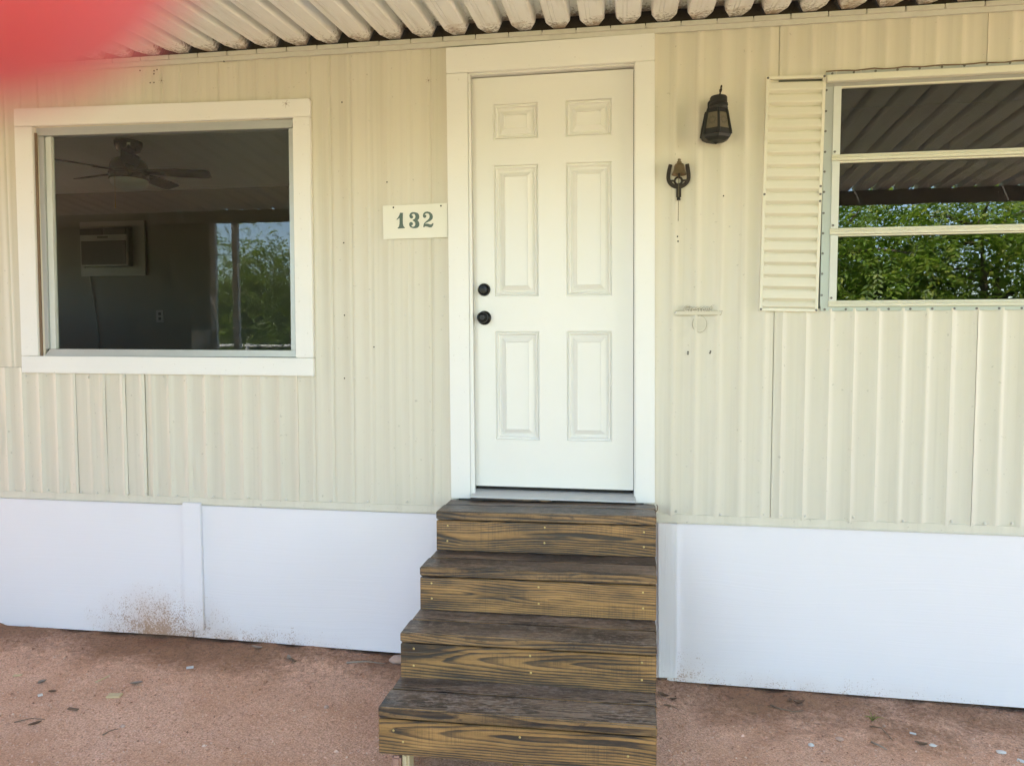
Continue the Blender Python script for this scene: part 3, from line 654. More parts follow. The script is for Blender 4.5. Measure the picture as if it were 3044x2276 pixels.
# ------------------------------------------------------------------ wooden steps
steps = thing('wooden_steps', 'four dark stained wooden steps climbing to the white door', 'stairs', (-0.36, -0.5, -1.6))
YF = [-0.28, -0.525, -0.770, -1.010]; ZTOP = [-0.7565, -0.939, -1.124, -1.3015]; ZR = [-0.9365, -1.1225, -1.3035, -1.474]
XL = [-0.838, -0.846, -0.856, -0.864]; XR = [0.147, 0.140, 0.131, 0.123]
tilt = lambda x, y, z: (x, y, z + 0.0105*(x+0.36)/0.985)
SB = dome(0.0045, 0.0016, M['brass'], 'screw'); SBZ = dome(0.0042, 0.0012, M['zinc'], 'screw', 'z')
RS = [[(-.784,-.827),(-.786,-.897),(-.341,-.818),(-.342,-.888),(.094,-.822),(.094,-.887)], [(-.795,-1.012),(-.794,-1.077),(-.34,-1.005),(-.339,-1.075),(.085,-1.005),(.086,-1.07)],
      [(-.801,-1.19),(-.802,-1.258),(-.343,-1.188),(-.34,-1.254),(.077,-1.186),(.077,-1.252)], [(-.807,-1.389),(-.772,-1.428),(-.348,-1.375),(.026,-1.41)]]
def grain(o):
    me = o.data; n_ = len(me.vertices); co_ = np.empty(n_*3, np.float32); me.vertices.foreach_get('co', co_); co_ = co_.reshape(-1, 3)
    at = me.attributes.new('grain', 'FLOAT_VECTOR', 'POINT'); mid = (co_.max(0)+co_.min(0))/2; mid[1] = co_[:, 1].min()
    at.data.foreach_set('vector', (co_-mid).astype(np.float32).reshape(-1)); return o
for k in range(4):
    yf, zt, xl, xr = YF[k], ZTOP[k], XL[k], XR[k]
    for a, b in ((0.0, 0.1375), (0.1430, 0.2785 if k else 0.252)):
        o = MB().box(xl+a*0.03, xr+a*0.03, yf+a, yf+b, zt-0.038, zt-(0.0 if a == 0 else 0.0012)).xform(tilt).build('tread_board', M['tread'], steps, 0.0042); grain(o)
        for x in (xl+0.055, (xl+xr)/2+0.02*rnd.uniform(-1, 1), xr-0.055):
            for dy in (0.035, 0.105):
                yy = yf+a+dy+rnd.uniform(-.006, .006)
                if a > 0 and dy > 0.06: continue
                xx = x+rnd.uniform(-.008, .008)
                link('screw', SBZ, o, (xx, yy, tilt(xx, 0, zt-(0.0003 if a == 0 else 0.0014))[2]))
    o = MB().box(xl+0.0015, xr-0.001, yf+0.001, yf+0.039, ZR[k], zt-0.0440).xform(tilt).build('riser_board', M['riser'], steps, 0.0025); grain(o)
    for x, z in RS[k]: link('screw', SB, o, (x, yf+0.0008, z))
poly = []
for k in range(4): poly += [(YF[k]+0.041, ZTOP[k]-0.042), (YF[k]+0.041, ZR[k]-0.0 if k < 3 else -1.52)]
poly = [(-0.03, ZTOP[0]-0.042)] + poly + [(-0.80, -1.52), (-0.03, -0.98)]
for x in (-0.80, -0.38, 0.07): MB().prism_x(poly, x, x+0.038).xform(lambda x, y, z: (x, y, z-0.004)).build('stringer', M['tread'], steps)

# ------------------------------------------------------------------ awning
aw = thing('patio_awning', 'cream ribbed metal patio awning on a beam and posts', 'awning', (0, -2.84, -1.6))
PP = 0.157; SL = 0.075
sec = [(-.0785, .052), (-.060, .052), (-.0545, .007), (-.049, 0), (-.024, 0), (-.0225, .0022), (-.021, 0), (-.007, 0), (-.0055, .0022), (-.004, 0), (.049, 0), (.0545, .007), (.060, .052), (.0785, .052)]
end = [(-.0785, .052), (-.050, .052), (-.036, .020), (-.026, 0.003), (-.020, 0.002), (-.0185, .003), (-.017, .002), (-.007, .002), (-.0055, .003), (-.004, .002), (.026, .003), (.036, .020), (.050, .052), (.0785, .052)]
rows = [(-2.90, sec), (-2.2, sec), (-1.5, sec), (-0.9, sec), (-0.4, sec), (-0.105, sec), (-0.030, end)]
mb = MB(); n = len(sec)
for y, s_ in rows: mb.v += [(x, y, z + 1.449 + SL*y) for x, z in s_]
for j in range(len(rows)-1):
    for i in range(n-1): mb.f.append((j*n+i, j*n+i+1, (j+1)*n+i+1, (j+1)*n+i))
b = len(mb.v)                                                        # upper skin gives the sheet its thickness
for y, s_ in rows: mb.v += [(x, y, z + 1.4505 + SL*y) for x, z in s_]
for j in range(len(rows)-1):
    for i in range(n-1): mb.f.append((b+j*n+i, b+(j+1)*n+i, b+(j+1)*n+i+1, b+j*n+i+1))
PAN = mb.mesh('awning_pan', M['pan'], smooth='auto', fix=False)
NP = [0.478 + PP*k for k in range(-45, 22)]
SEG = MB().box(-PP/2+0.0018, PP/2-0.0018, -0.036, -0.022, 1.4235, 1.4435).mesh('rail_segment', M['rail'], 0.0015)
CAPB = MB().box(-PP/2, PP/2, -0.024, -0.014, 1.43, 1.52).mesh('void_stop', M['debris_void'])
for x in NP:
    dx = rnd.uniform(-.0025, .0025)
    link('awning_pan', PAN, aw, (x+dx, 0, 0), (rnd.uniform(-.0012, .0012), 0, rnd.uniform(-.0012, .0012)))
    link('rail_segment', SEG, aw, (x, 0, rnd.uniform(-.0006, .0006)))
xa, xb = NP[0]-0.08, NP[-1]+0.08
MB().box(xa, xb, -0.0215, -0.0085, 1.4035, 1.4395).build('rail', M['rail'], aw, 0.001)
MB().box(xa, xb, -0.0205, -0.0100, 1.4400, 1.53).build('void_stop', M['debris_void'], aw)  # dark closure paints the shaded void and debris between pan ends
MB().box(xa, xb, -0.16, -0.0215, 1.5030, 1.5060).build('light_leak_strip', M['rail'], aw)  # unseen strip above the pan ends, added to block leaking sky light
MB().box(xa, xb, -2.865, -2.825, 1.118, 1.2305).build('beam', M['beam'], aw, 0.003)
for x in (-6.6, -3.81, -3.585, 1.45, 3.72): MB().box(x-.027, x+.027, -2.87, -2.82, -1.62, 1.1175).build('post', M['post'], aw, 0.003)

# ------------------------------------------------------------------ things hanging on the wall
sg = thing('house_number_sign', 'cream rectangular plate numbered 132 left of the door', 'sign', (-1.0, -0.01, 0.59))
MB().prism([(-1.167, .669), (-.8435, .672), (-.8425, .5095), (-1.165, .5065)], -0.0135, -0.0095).build('plate', M['sign'], sg, 0.0008)
D1 = [(-1.0788,.6328),(-1.065,.6315),(-1.0659,.5947),(-1.0655,.5772),(-1.062,.5665),(-1.0556,.5611),(-1.0565,.558),(-1.0915,.5567),(-1.092,.5606),(-1.0859,.5654),(-1.0826,.5776),(-1.0819,.5916),(-1.0823,.6083),(-1.0957,.5985),(-1.0975,.6012),(-1.091,.6085),(-1.0835,.6197)]
D3 = [(-1.0325,.6157),(-1.0312,.6236),(-1.0256,.6304),(-1.0174,.6332),(-1.0055,.6329),(-.9928,.6295),(-.9855,.6223),(-.9829,.6118),(-.9848,.6014),(-.9921,.5942),(-.9858,.5874),(-.9826,.5768),(-.9841,.5664),(-.9915,.5587),(-1.0025,.556),(-1.0153,.5563),(-1.0262,.5604),(-1.0326,.5684),(-1.034,.5764),(-1.0315,.5842),(-1.0251,.587),(-1.0178,.5847),(-1.0147,.5785),(-1.017,.5724),(-1.0234,.5708),(-1.0198,.5646),(-1.0134,.5632),(-1.007,.566),(-1.0033,.573),(-1.0032,.5808),(-1.0068,.5871),(-1.0132,.5916),(-1.0177,.5949),(-1.0131,.5982),(-1.0058,.6019),(-1.002,.6097),(-1.0029,.6176),(-1.0065,.6238),(-1.0129,.6257),(-1.0193,.6233),(-1.0221,.6181),(-1.0175,.618),(-1.0139,.6117),(-1.0158,.6048),(-1.0231,.6027),(-1.0295,.606)]
D2 = [(-.9652,.6148),(-.9627,.6252),(-.9545,.6328),(-.9418,.6347),(-.9291,.6313),(-.9192,.6223),(-.9151,.61),(-.9175,.5996),(-.9257,.5911),(-.9403,.5845),(-.9512,.5795),(-.9549,.5752),(-.9458,.5771),(-.9367,.5757),(-.9286,.5723),(-.9213,.5735),(-.9171,.5783),(-.9127,.5782),(-.9131,.5733),(-.9168,.5647),(-.9232,.5587),(-.9332,.5585),(-.9423,.5618),(-.9513,.5641),(-.9568,.5631),(-.9592,.5593),(-.9632,.5606),(-.9626,.5693),(-.9594,.5789),(-.9512,.5865),(-.9402,.5949),(-.9329,.6035),(-.9314,.6122),(-.9337,.6209),(-.94,.6255),(-.9491,.6261),(-.9555,.6215),(-.9564,.6184),(-.95,.6188),(-.9479,.6126),(-.951,.6057),(-.9583,.6045),(-.9638,.6087)]
for d in (D1, D3, D2): MB().prism(d, -0.0150, -0.0130).build('digit', M['green'], sg)
for x, z in ((-1.113, .659), (-.8755, .660)): link('screw_hole', dome(0.0045, 0.0008, M['void'], 'screw_hole'), sg, (x, -0.0136, z))

M['dark_edge'] = m_plain('grime line', (0.27, 0.225, 0.15), 0.8, 0.0, 0.3, 80)  # darker brown for the outlines of badge, letters and plaque
def text_mesh(body, size, shear, depth, name, mat, off=0.018):
    cu = bpy.data.curves.new(name, 'FONT'); cu.body = body; cu.size = size; cu.shear = shear; cu.extrude = depth; cu.offset = size*off
    cu.resolution_u = 3
    o = bpy.data.objects.new(name, cu); C.objects.link(o); bpy.context.view_layer.update()
    me = bpy.data.meshes.new_from_object(o.evaluated_get(bpy.context.evaluated_depsgraph_get()))
    bpy.data.objects.remove(o); bpy.data.curves.remove(cu)
    me.materials.clear(); me.materials.append(mat); me.name = name
    return me
bd = thing('name_badge', 'painted over script name badge right of the door above oval plaque', 'badge', (0.335, -0.01, 0.14))
MB().prism([(.2245, .1295), (.2375, .1485), (.4435, .1475), (.4375, .1295)], -0.0150, -0.0080).build('bar', M['badge'], bd, 0.0012)
tm = text_mesh("Crescent", 0.0385, 0.32, 0.0036, 'lettering', M['badge'])
tm2 = text_mesh("Crescent", 0.0385, 0.32, 0.0012, 'lettering_edge', M['dark_edge'], 0.055)
tx = [v.co.x for v in tm.vertices]; sx = 0.126/(max(tx)-min(tx)); t0 = min(tx)
for m_ in (tm, tm2):
    for v in m_.vertices: v.co.x = (v.co.x-t0)*sx
link('lettering_edge', tm2, bd, (0.273, -0.0132, 0.1465), (R(90), 0, 0))
MB().prism([(.2225, .128), (.2368, .1500), (.4453, .1490), (.4392, .128)], -0.0115, -0.0080).build('bar_edge', M['dark_edge'], bd)
link('lettering', tm, bd, (0.273, -0.0165, 0.1465), (R(90), 0, 0))
for x, z in ((.236, .1415), (.4365, .144)): link('rivet', RIVS, bd, (x, -0.0148, z))
pq = thing('oval_plaque', 'small painted over oval plaque with worn lettering under the badge', 'plaque', (0.345, -0.01, 0.09))
ov = lambda a, b, n=36: [(0.344+a*math.cos(2*math.pi*k/n), 0.0885+b*math.sin(2*math.pi*k/n)) for k in range(n)]
MB().prism(ov(.0328, .0398), -0.0095, -0.0078).build('plate_edge', M['dark_edge'], pq)
MB().prism(ov(.0315, .0385), -0.0115, -0.0080).build('plate', M['badge'], pq, 0.001)
MB().tube([(x, -0.0115, z) for x, z in ov(.0285, .0352)], 0.0010, 6, True).build('rim', M['badge'], pq)
for z, wd, s_ in ((.107, .030, 3), (.1, .022, 4), (.088, .042, 1), (.0765, .046, 2), (.071, .03, 5), (.062, .026, 6)):
    mb = MB(); r2 = random.Random(s_); x = .344-wd/2
    while x < .344+wd/2:
        q_ = r2.uniform(.0012, .0028); mb.box(x, x+q_, -0.0124, -0.0112, z-.0016+0.006*((x-.344)/.03)**2*0, z+.0016); x += q_+.0011
    mb.build('lettering', M['badge'], pq)
for z in (.121, .0545): link('rivet', RIVS, pq, (.344, -0.0113, z))

# coach lantern
lt = thing('wall_lantern', 'black six sided coach lantern with star cut glass on the wall', 'lamp', (0.40, -0.02, 0.99))
lx, ly = 0.3965, -0.078; A0 = R(30+4)
MB().prism([(.366, 1.03), (.40, 1.03), (.44, 1.03), (.44, 1.085), (.43, 1.098), (.376, 1.098), (.366, 1.085)], -0.014, -0.006).build('backplate', M['iron'], lt, 0.001)
MB().tube([(lx+.012, -0.012, 1.05), (lx+.008, -0.035, 1.055), (lx, ly+.02, 1.05)], 0.009, 8).build('arm', M['iron'], lt)
MB().lathe([(0.040, 1.030), (0.0415, 1.038), (0.0385, 1.040), (0.0385, 1.046), (0.0415, 1.049), (0.0405, 1.057), (0.0375, 1.060), (0.0375, 1.082), (0.034, 1.088), (0.012, 1.0905)], (lx+.009, ly, 0), 'z', 28).build('cap', M['iron'], lt, smooth='auto')
MB().lathe([(.0035, 1.088), (.0035, 1.095), (.0065, 1.097), (.0045, 1.101), (.003, 1.104), (.0058, 1.112), (.0066, 1.117), (.0045, 1.123), (.003, 1.125), (.0055, 1.129), (.004, 1.1315), (.004, 1.136), (.002, 1.138)], (lx+.013, ly, 0), 'z', 10).xform(lambda x, y, z: (x+(z-1.088)*0.16, y, z)).build('finial', M['rust'], lt, smooth='auto')
def ring6(r, z, k=1.0): return [(lx + r*math.sin(R(-26)+R(60)*i+R(30)), ly - r*math.cos(R(-26)+R(60)*i+R(30)), z) for i in range(6)]
hz = [(0.046, 1.030), (0.050, 1.018), (0.066, 0.930), (0.067, 0.918)]
# six corner posts, rims and the glass between them
mb = MB()
for i in range(6):
    mb.tube([ring6(r, z)[i] for r, z in hz], [0.0055, 0.0055, 0.0065, 0.0065], 6)
mb.build('cage', M['iron'], lt, smooth='auto')
def band(ra, za, rb, zb, t=0.004):
    m_ = MB(); a = ring6(ra, za); b_ = ring6(rb, zb); c_ = ring6(ra-t, za); d_ = ring6(rb-t, zb)
    m_.add(a+b_+c_+d_, [(i, (i+1) % 6, 6+(i+1) % 6, 6+i) for i in range(6)]+[(12+i, 18+i, 18+(i+1) % 6, 12+(i+1) % 6) for i in range(6)]+[(i, 12+i, 12+(i+1) % 6, (i+1) % 6) for i in range(6)]+[(6+i, 6+(i+1) % 6, 18+(i+1) % 6, 18+i) for i in range(6)])
    return m_
band(0.046, 1.032, 0.0515, 1.012, 0.003).build('top_band', M['iron'], lt, 0.001)
band(0.0645, 0.942, 0.0685, 0.916, 0.004).build('bottom_band', M['iron'], lt, 0.001)
MB().add(ring6(.0685, .917)+ring6(.064, .905)+ring6(.042, .893)+ring6(.012, .889)+[(lx, ly, .880)], [tuple([k*6+i, (k+1)*6+i, (k+1)*6+(i+1) % 6, k*6+(i+1) % 6]) for k in range(3) for i in range(6)]+[(18+i, 24, 18+(i+1) % 6) for i in range(6)]+[(0, 1, 2, 3, 4, 5)]).build('base_cap', M['iron'], lt, 0.0012)
for i in range(6):
    a, b_ = ring6(.0485, 1.013), ring6(.0625, .941); j = (i+1) % 6
    p = [Vector(b_[i]), Vector(b_[j]), Vector(a[j]), Vector(a[i])]; nn = (p[1]-p[0]).cross(p[3]-p[0]).normalized()
    if nn.dot(Vector(p[0])-Vector((lx, ly, .97))) < 0: nn = -nn
    back = [v - nn*0.003 for v in p]
    gp = MB().add(p+back, [(0, 1, 2, 3), (7, 6, 5, 4), (0, 4, 5, 1), (1, 5, 6, 2), (2, 6, 7, 3), (3, 7, 4, 0)]).build('glass_panel', M['lampglass'], lt)
    cx = (p[0]+p[1]+p[2]+p[3])/4; u = (p[1]-p[0]).normalized(); v_ = nn.cross(u); st = MB()
    for k in range(20):
        an = 2*math.pi*k/20; d = u*math.cos(an)+v_*math.sin(an); e = u*-math.sin(an)+v_*math.cos(an); r1 = 0.0075; r2 = 0.0235 if k % 2 else 0.019
        t0 = cx+d*r1+nn*0.0006; t1 = cx+d*r2+nn*0.0006; m_ = cx+d*(r1+r2)/2+nn*0.0009
        st.add([t0, m_+e*0.0011, t1, m_-e*0.0011], [(0, 1, 2, 3)])
    st.build('star_cut', M['lampline'], gp)

# horseshoe door bell
hb = thing('horseshoe_bell', 'rusty horseshoe with a small brass bell and hanging chain', 'bell', (0.241, -0.01, 0.75))
pts = []
for k in range(21):
    a = math.pi + math.pi*k/20
    pts.append((0.2405+0.0455*math.cos(a), 0.757+0.044*math.sin(a)))
left = [(0.2045, 0.815), (0.1985, 0.790), (0.1955, 0.772)]; right = [(0.2855, 0.772), (0.2825, 0.790), (0.2785, 0.815)]
cl = left + pts + right; mb = MB(); hw = 0.0085
vs = []; m_ = len(cl)
for i, (x, z) in enumerate(cl):
    a = cl[max(0, i-1)]; b_ = cl[min(m_-1, i+1)]; t = Vector((b_[0]-a[0], 0, b_[1]-a[1])).normalized(); nr = Vector((-t.z, 0, t.x))
    c = Vector((x, 0, z))
    for s_, y in ((-1, -0.020), (1, -0.020), (1, -0.0105), (-1, -0.0105)): vs.append(c + nr*hw*s_ + Vector((0, y, 0)))
fs = [(i*4+e, (i+1)*4+e, (i+1)*4+(e+1) % 4, i*4+(e+1) % 4) for i in range(m_-1) for e in range(4)] + [(0, 1, 2, 3), tuple(range(m_*4-1, m_*4-5, -1))]
hs = mb.add(vs, fs).build('horseshoe', M['rust'], hb, 0.0012)
for i in (2, 6, 10, 15, 18, 22):
    link('nail_hole', dome(0.0022, 0.0006, M['void'], 'nail_hole'), hs, (cl[i][0], -0.0202, cl[i][1]))
mb = MB().tube([(0.2405+0.0165*math.cos(2*math.pi*k/20), -0.0145, 0.7405+0.0165*math.sin(2*math.pi*k/20)) for k in range(20)], 0.0048, 8, True)
mb.box(0.199, 0.226, -0.018, -0.0115, 0.7375, 0.7455).box(0.255, 0.283, -0.018, -0.0115, 0.7375, 0.7455).box(0.233, 0.248, -0.018, -0.0115, 0.712, 0.7265)
mb.build('spider', M['rust'], hb, smooth='auto')
MB().box(0.2315, 0.2535, -0.022, -0.010, 0.664, 0.712).build('tail', M['rust'], hb, 0.003)
MB().lathe([(0.0085, 0.652), (0.0085, 0.660), (0.004, 0.667)], (0.2425, -0.021, 0), 'z', 10).build('chain_guide', M['iron'], hb, smooth='auto')
MB().tube([(0.241, -0.012, 0.822), (0.241, -0.03, 0.834), (0.2405, -0.05, 0.826), (0.2405, -0.055, 0.815)], 0.0045, 8).build('hanger', M['iron'], hb)
MB().lathe([(0.0325, 0.7585), (0.034, 0.7597), (0.0315, 0.766), (0.0270, 0.775), (0.0245, 0.787), (0.0232, 0.797), (0.0195, 0.8055), (0.0110, 0.8105), (0.0105, 0.817), (0.0075, 0.819), (0.0075, 0.828), (0.003, 0.830)], (0.2405, -0.056, 0), 'z', 28, caps=False).build('bell', M['bronze'], hb, smooth='auto')
MB().lathe([(0.002, 0.75), (0.0045, 0.754), (0.0045, 0.762), (0.002, 0.80)], (0.2405, -0.056, 0), 'z', 8).build('clapper', M['iron'], hb)
mb = MB()
for k in range(52):
    z = 0.752-0.0038*k; mb.box(0.2412-.0011, 0.2412+.0011, -0.0245-.0011, -0.0245+.0011, z-.0016, z+.0016) if k % 2 else mb.box(0.2412-.0017, 0.2412+.0017, -0.0245-.0006, -0.0245+.0006, z-.0016, z+.0016)
mb.build('chain', M['bronze'], hb)

# dead crane flies stuck to the paint, a bent nail under the rail
def fly(x, z, y, ang, lab, sc=1.0):
    mb = MB(); ca, sa = math.cos(ang), math.sin(ang); P = lambda u, v, d=0.0: (x+sc*(u*ca-v*sa), y-d, z+sc*(u*sa+v*ca))
    mb.tube([P(-.006, 0, .001), P(0, 0, .0016), P(.006, 0, .001)], [.0006, .0013, .0006], 6)
    f = mb.build('body', M['brown_leaf'], None); t = thing('crane_fly', lab, 'insect', (x, y, z)); attach(f, t)
    for k, a in enumerate((0.7, 1.5, 2.4, -0.8, -1.6, -2.5)):
        MB().tube([P(.001*(k % 3-1), 0, .001), P(.008*math.cos(a), .008*math.sin(a), .003), P(.017*math.cos(a*1.08), .017*math.sin(a*1.08), .0004)], .00035, 4).build('leg', M['brown_leaf'], t)
fly(-1.652, 1.176, -0.0255, 2.0, 'dead crane fly on the top right corner of the window casing', 1.25)
fly(-2.33, 1.33, -0.008, 0.6, 'dead crane fly on the siding above the left window')
fly(-0.934, 1.255, -0.008, 1.2, 'dead crane fly on the siding left of the door casing')
nl = MB().tube([(-1.985, -0.004, 1.404), (-1.975, -0.03, 1.399), (-1.97, -0.040, 1.396)], .0016, 6).lathe([(.004, 0), (.0035, .002)], (-1.986, -0.012, 1.404), '-y', 8).build('bent_nail', M['zinc'])
tag(nl, 'bent nail sticking out below the awning rail', 'nail')
hk = MB().tube([(.1585, -.03, -.752), (.163, -.034, -.762), (.162, -.034, -.776), (.157, -.03, -.786)], .0022, 6).build('wire_hook', M['twig'])
tag(hk, 'thin brown wire curl beside the top step', 'wire')

# ------------------------------------------------------------------ inside the left room
fan = thing('ceiling_fan', 'brushed nickel ceiling fan with dark blades inside the left window', 'ceiling fan', (-3.93, 1.9, 1.6))
fx, fy = -3.93, 1.9
MB().lathe([(.055, 1.512), (.085, 1.535), (.102, 1.575), (.104, 1.6055)], (fx, fy, 0), 'z', 32).build('canopy', M['nickel'], fan, smooth='auto')
MB().lathe([(.013, 1.47), (.013, 1.515)], (fx, fy, 0), 'z', 12).build('rod', M['nickel'], fan, smooth='auto')
MB().lathe([(.142, 1.362), (.143, 1.375), (.138, 1.42), (.118, 1.455), (.075, 1.478), (.02, 1.486)], (fx, fy, 0), 'z', 36).build('motor_housing', M['nickel'], fan, smooth='auto')
MB().lathe([(.135, 1.305), (.146, 1.308), (.146, 1.345), (.150, 1.348), (.150, 1.358), (.14, 1.361)], (fx, fy, 0), 'z', 36).build('band', M['nickel'], fan, smooth='auto')
MB().lathe([(.02, 1.222), (.07, 1.229), (.115, 1.25), (.138, 1.28), (.142, 1.304)], (fx, fy, 0), 'z', 36).build('globe', M['globe'], fan, smooth='auto')
MB().tube([(fx-.02, fy-.142, 1.31), (fx-.02, fy-.143, 1.12), (fx-.02, fy-.143, 1.06)], [.0012, .0012, .004], 6).build('pull_chain', M['brass'], fan)
blade = []
for a in (20, 92, 164, 236, 308):
    mb = MB(); o_ = [(.13, -.035), (.22, -.05), (.36, -.066), (.58, -.068), (.615, -.055), (.615, .045), (.58, .06), (.36, .058), (.22, .045), (.13, .035)]
    n = len(o_); ca, sa = math.cos(R(a)), math.sin(R(a)); tl = -math.tan(R(15))
    tr = lambda u, v, z: (fx+u*ca-v*sa, fy+u*sa+v*ca, z + v*tl)
    mb.add([tr(u, v, 1.372) for u, v in o_]+[tr(u, v, 1.378) for u, v in o_], [tuple(range(n-1, -1, -1)), tuple(range(n, 2*n))]+[(i, (i+1) % n, (i+1) % n+n, i+n) for i in range(n)])
    b_ = mb.build('blade', M['blade'], fan)
    MB().add([tr(u, v, 1.366) for u, v in ((.10, -.02), (.27, -.03), (.27, .03), (.10, .02))]+[tr(u, v, 1.371) for u, v in ((.10, -.02), (.27, -.03), (.27, .03), (.10, .02))], [(3, 2, 1, 0), (4, 5, 6, 7), (0, 1, 5, 4), (1, 2, 6, 5), (2, 3, 7, 6), (3, 0, 4, 7)]).build('blade_iron', M['nickel'], b_)
ac = thing('air_conditioner', 'off white air conditioner framed in the far wall of the left room', 'air conditioner', (-5.4, 3.6, 1.0))
mb = MB().box(-5.777, -5.02, 3.595, 3.619, 1.225, 1.295).box(-5.777, -5.02, 3.595, 3.619, .72, .81).box(-5.777, -5.735, 3.595, 3.619, .8105, 1.2245).box(-5.16, -5.02, 3.595, 3.619, .8105, 1.2245)
mb.build('surround', M['plastic'], ac)
MB().box(-5.73, -5.165, 3.53, 3.6185, .815, 1.22).build('case', M['plastic'], ac, 0.008)
MB().box(-5.72, -5.455, 3.522, 3.5295, 1.145, 1.21).box(-5.445, -5.18, 3.522, 3.5295, 1.145, 1.21).build('vent', M['grille'], ac)
mb = MB()
for k in range(20): mb.box(-5.71, -5.19, 3.520, 3.5295, .838+.0122*k, .843+.0122*k)
mb.build('grille', M['grille'], ac); MB().box(-5.71, -5.19, 3.527, 3.5297, .832, 1.082).build('grille_back', M['grille'], ac)
MB().box(-5.52, -5.40, 3.525, 3.5297, 1.11, 1.128).build('label_strip', M['grille'], ac)
cb = MB().tube([(-5.68, 3.60, .815), (-5.68, 3.605, .70), (-5.66, 3.605, .55), (-5.62, 3.605, .30), (-5.60, 3.605, .05), (-5.60, 3.605, -.3)], .006, 6).build('power_cord', M['plastic'])
tag(cb, 'thin power cord hanging below the air conditioner inside', 'cord')
ot = thing('wall_outlet', 'cream wall outlet on the far wall of the left room', 'outlet', (-4.88, 3.61, .285))
MB().box(-4.92, -4.835, 3.612, 3.6195, .222, .352).build('plate', M['plastic'], ot, 0.002)
for z in (.262, .312): MB().box(-4.892, -4.863, 3.609, 3.6118, z-.014, z+.014).build('socket', M['grille'], ot)

# ------------------------------------------------------------------ the yard behind, seen in the panes
scn = thing('screen_wall', 'brown board screen wall under the awning edge, mirrored in the left window', 'wall', (-6.2, -2.9, -1.6))
x = -8.9
while x < -3.88:
    MB().box(x, min(x+.198, -3.842), -2.93, -2.905, -1.61, 1.185).build('board', M['screen'], scn, 0.002); x += .2
mx = thing('meter_box', 'pale metal meter box on the awning post, mirrored in the left window', 'box', (-3.93, -2.80, 0))
MB().box(-4.005, -3.845, -2.87, -2.76, -.16, .125).build('case', M['sash'], mx, 0.006)
MB().box(-3.995, -3.855, -2.7595, -2.75, -.13, .10).build('lid', M['sash'], mx, 0.003)
fn = thing('pipe_fence', 'pale pipe rail fence before the trees, mirrored in the panes', 'fence', (0, -5.6, -1.6))
for z in (-.035, -.75, -1.45): MB().tube([(-10, -5.6, z), (0, -5.6, z+.003), (9, -5.6, z)], .021, 8).build('rail', M['post'], fn)
for k in range(9): MB().tube([(-9.6+2.3*k, -5.6, -1.7), (-9.6+2.3*k, -5.6, .0)], .026, 8).build('post', M['post'], fn)

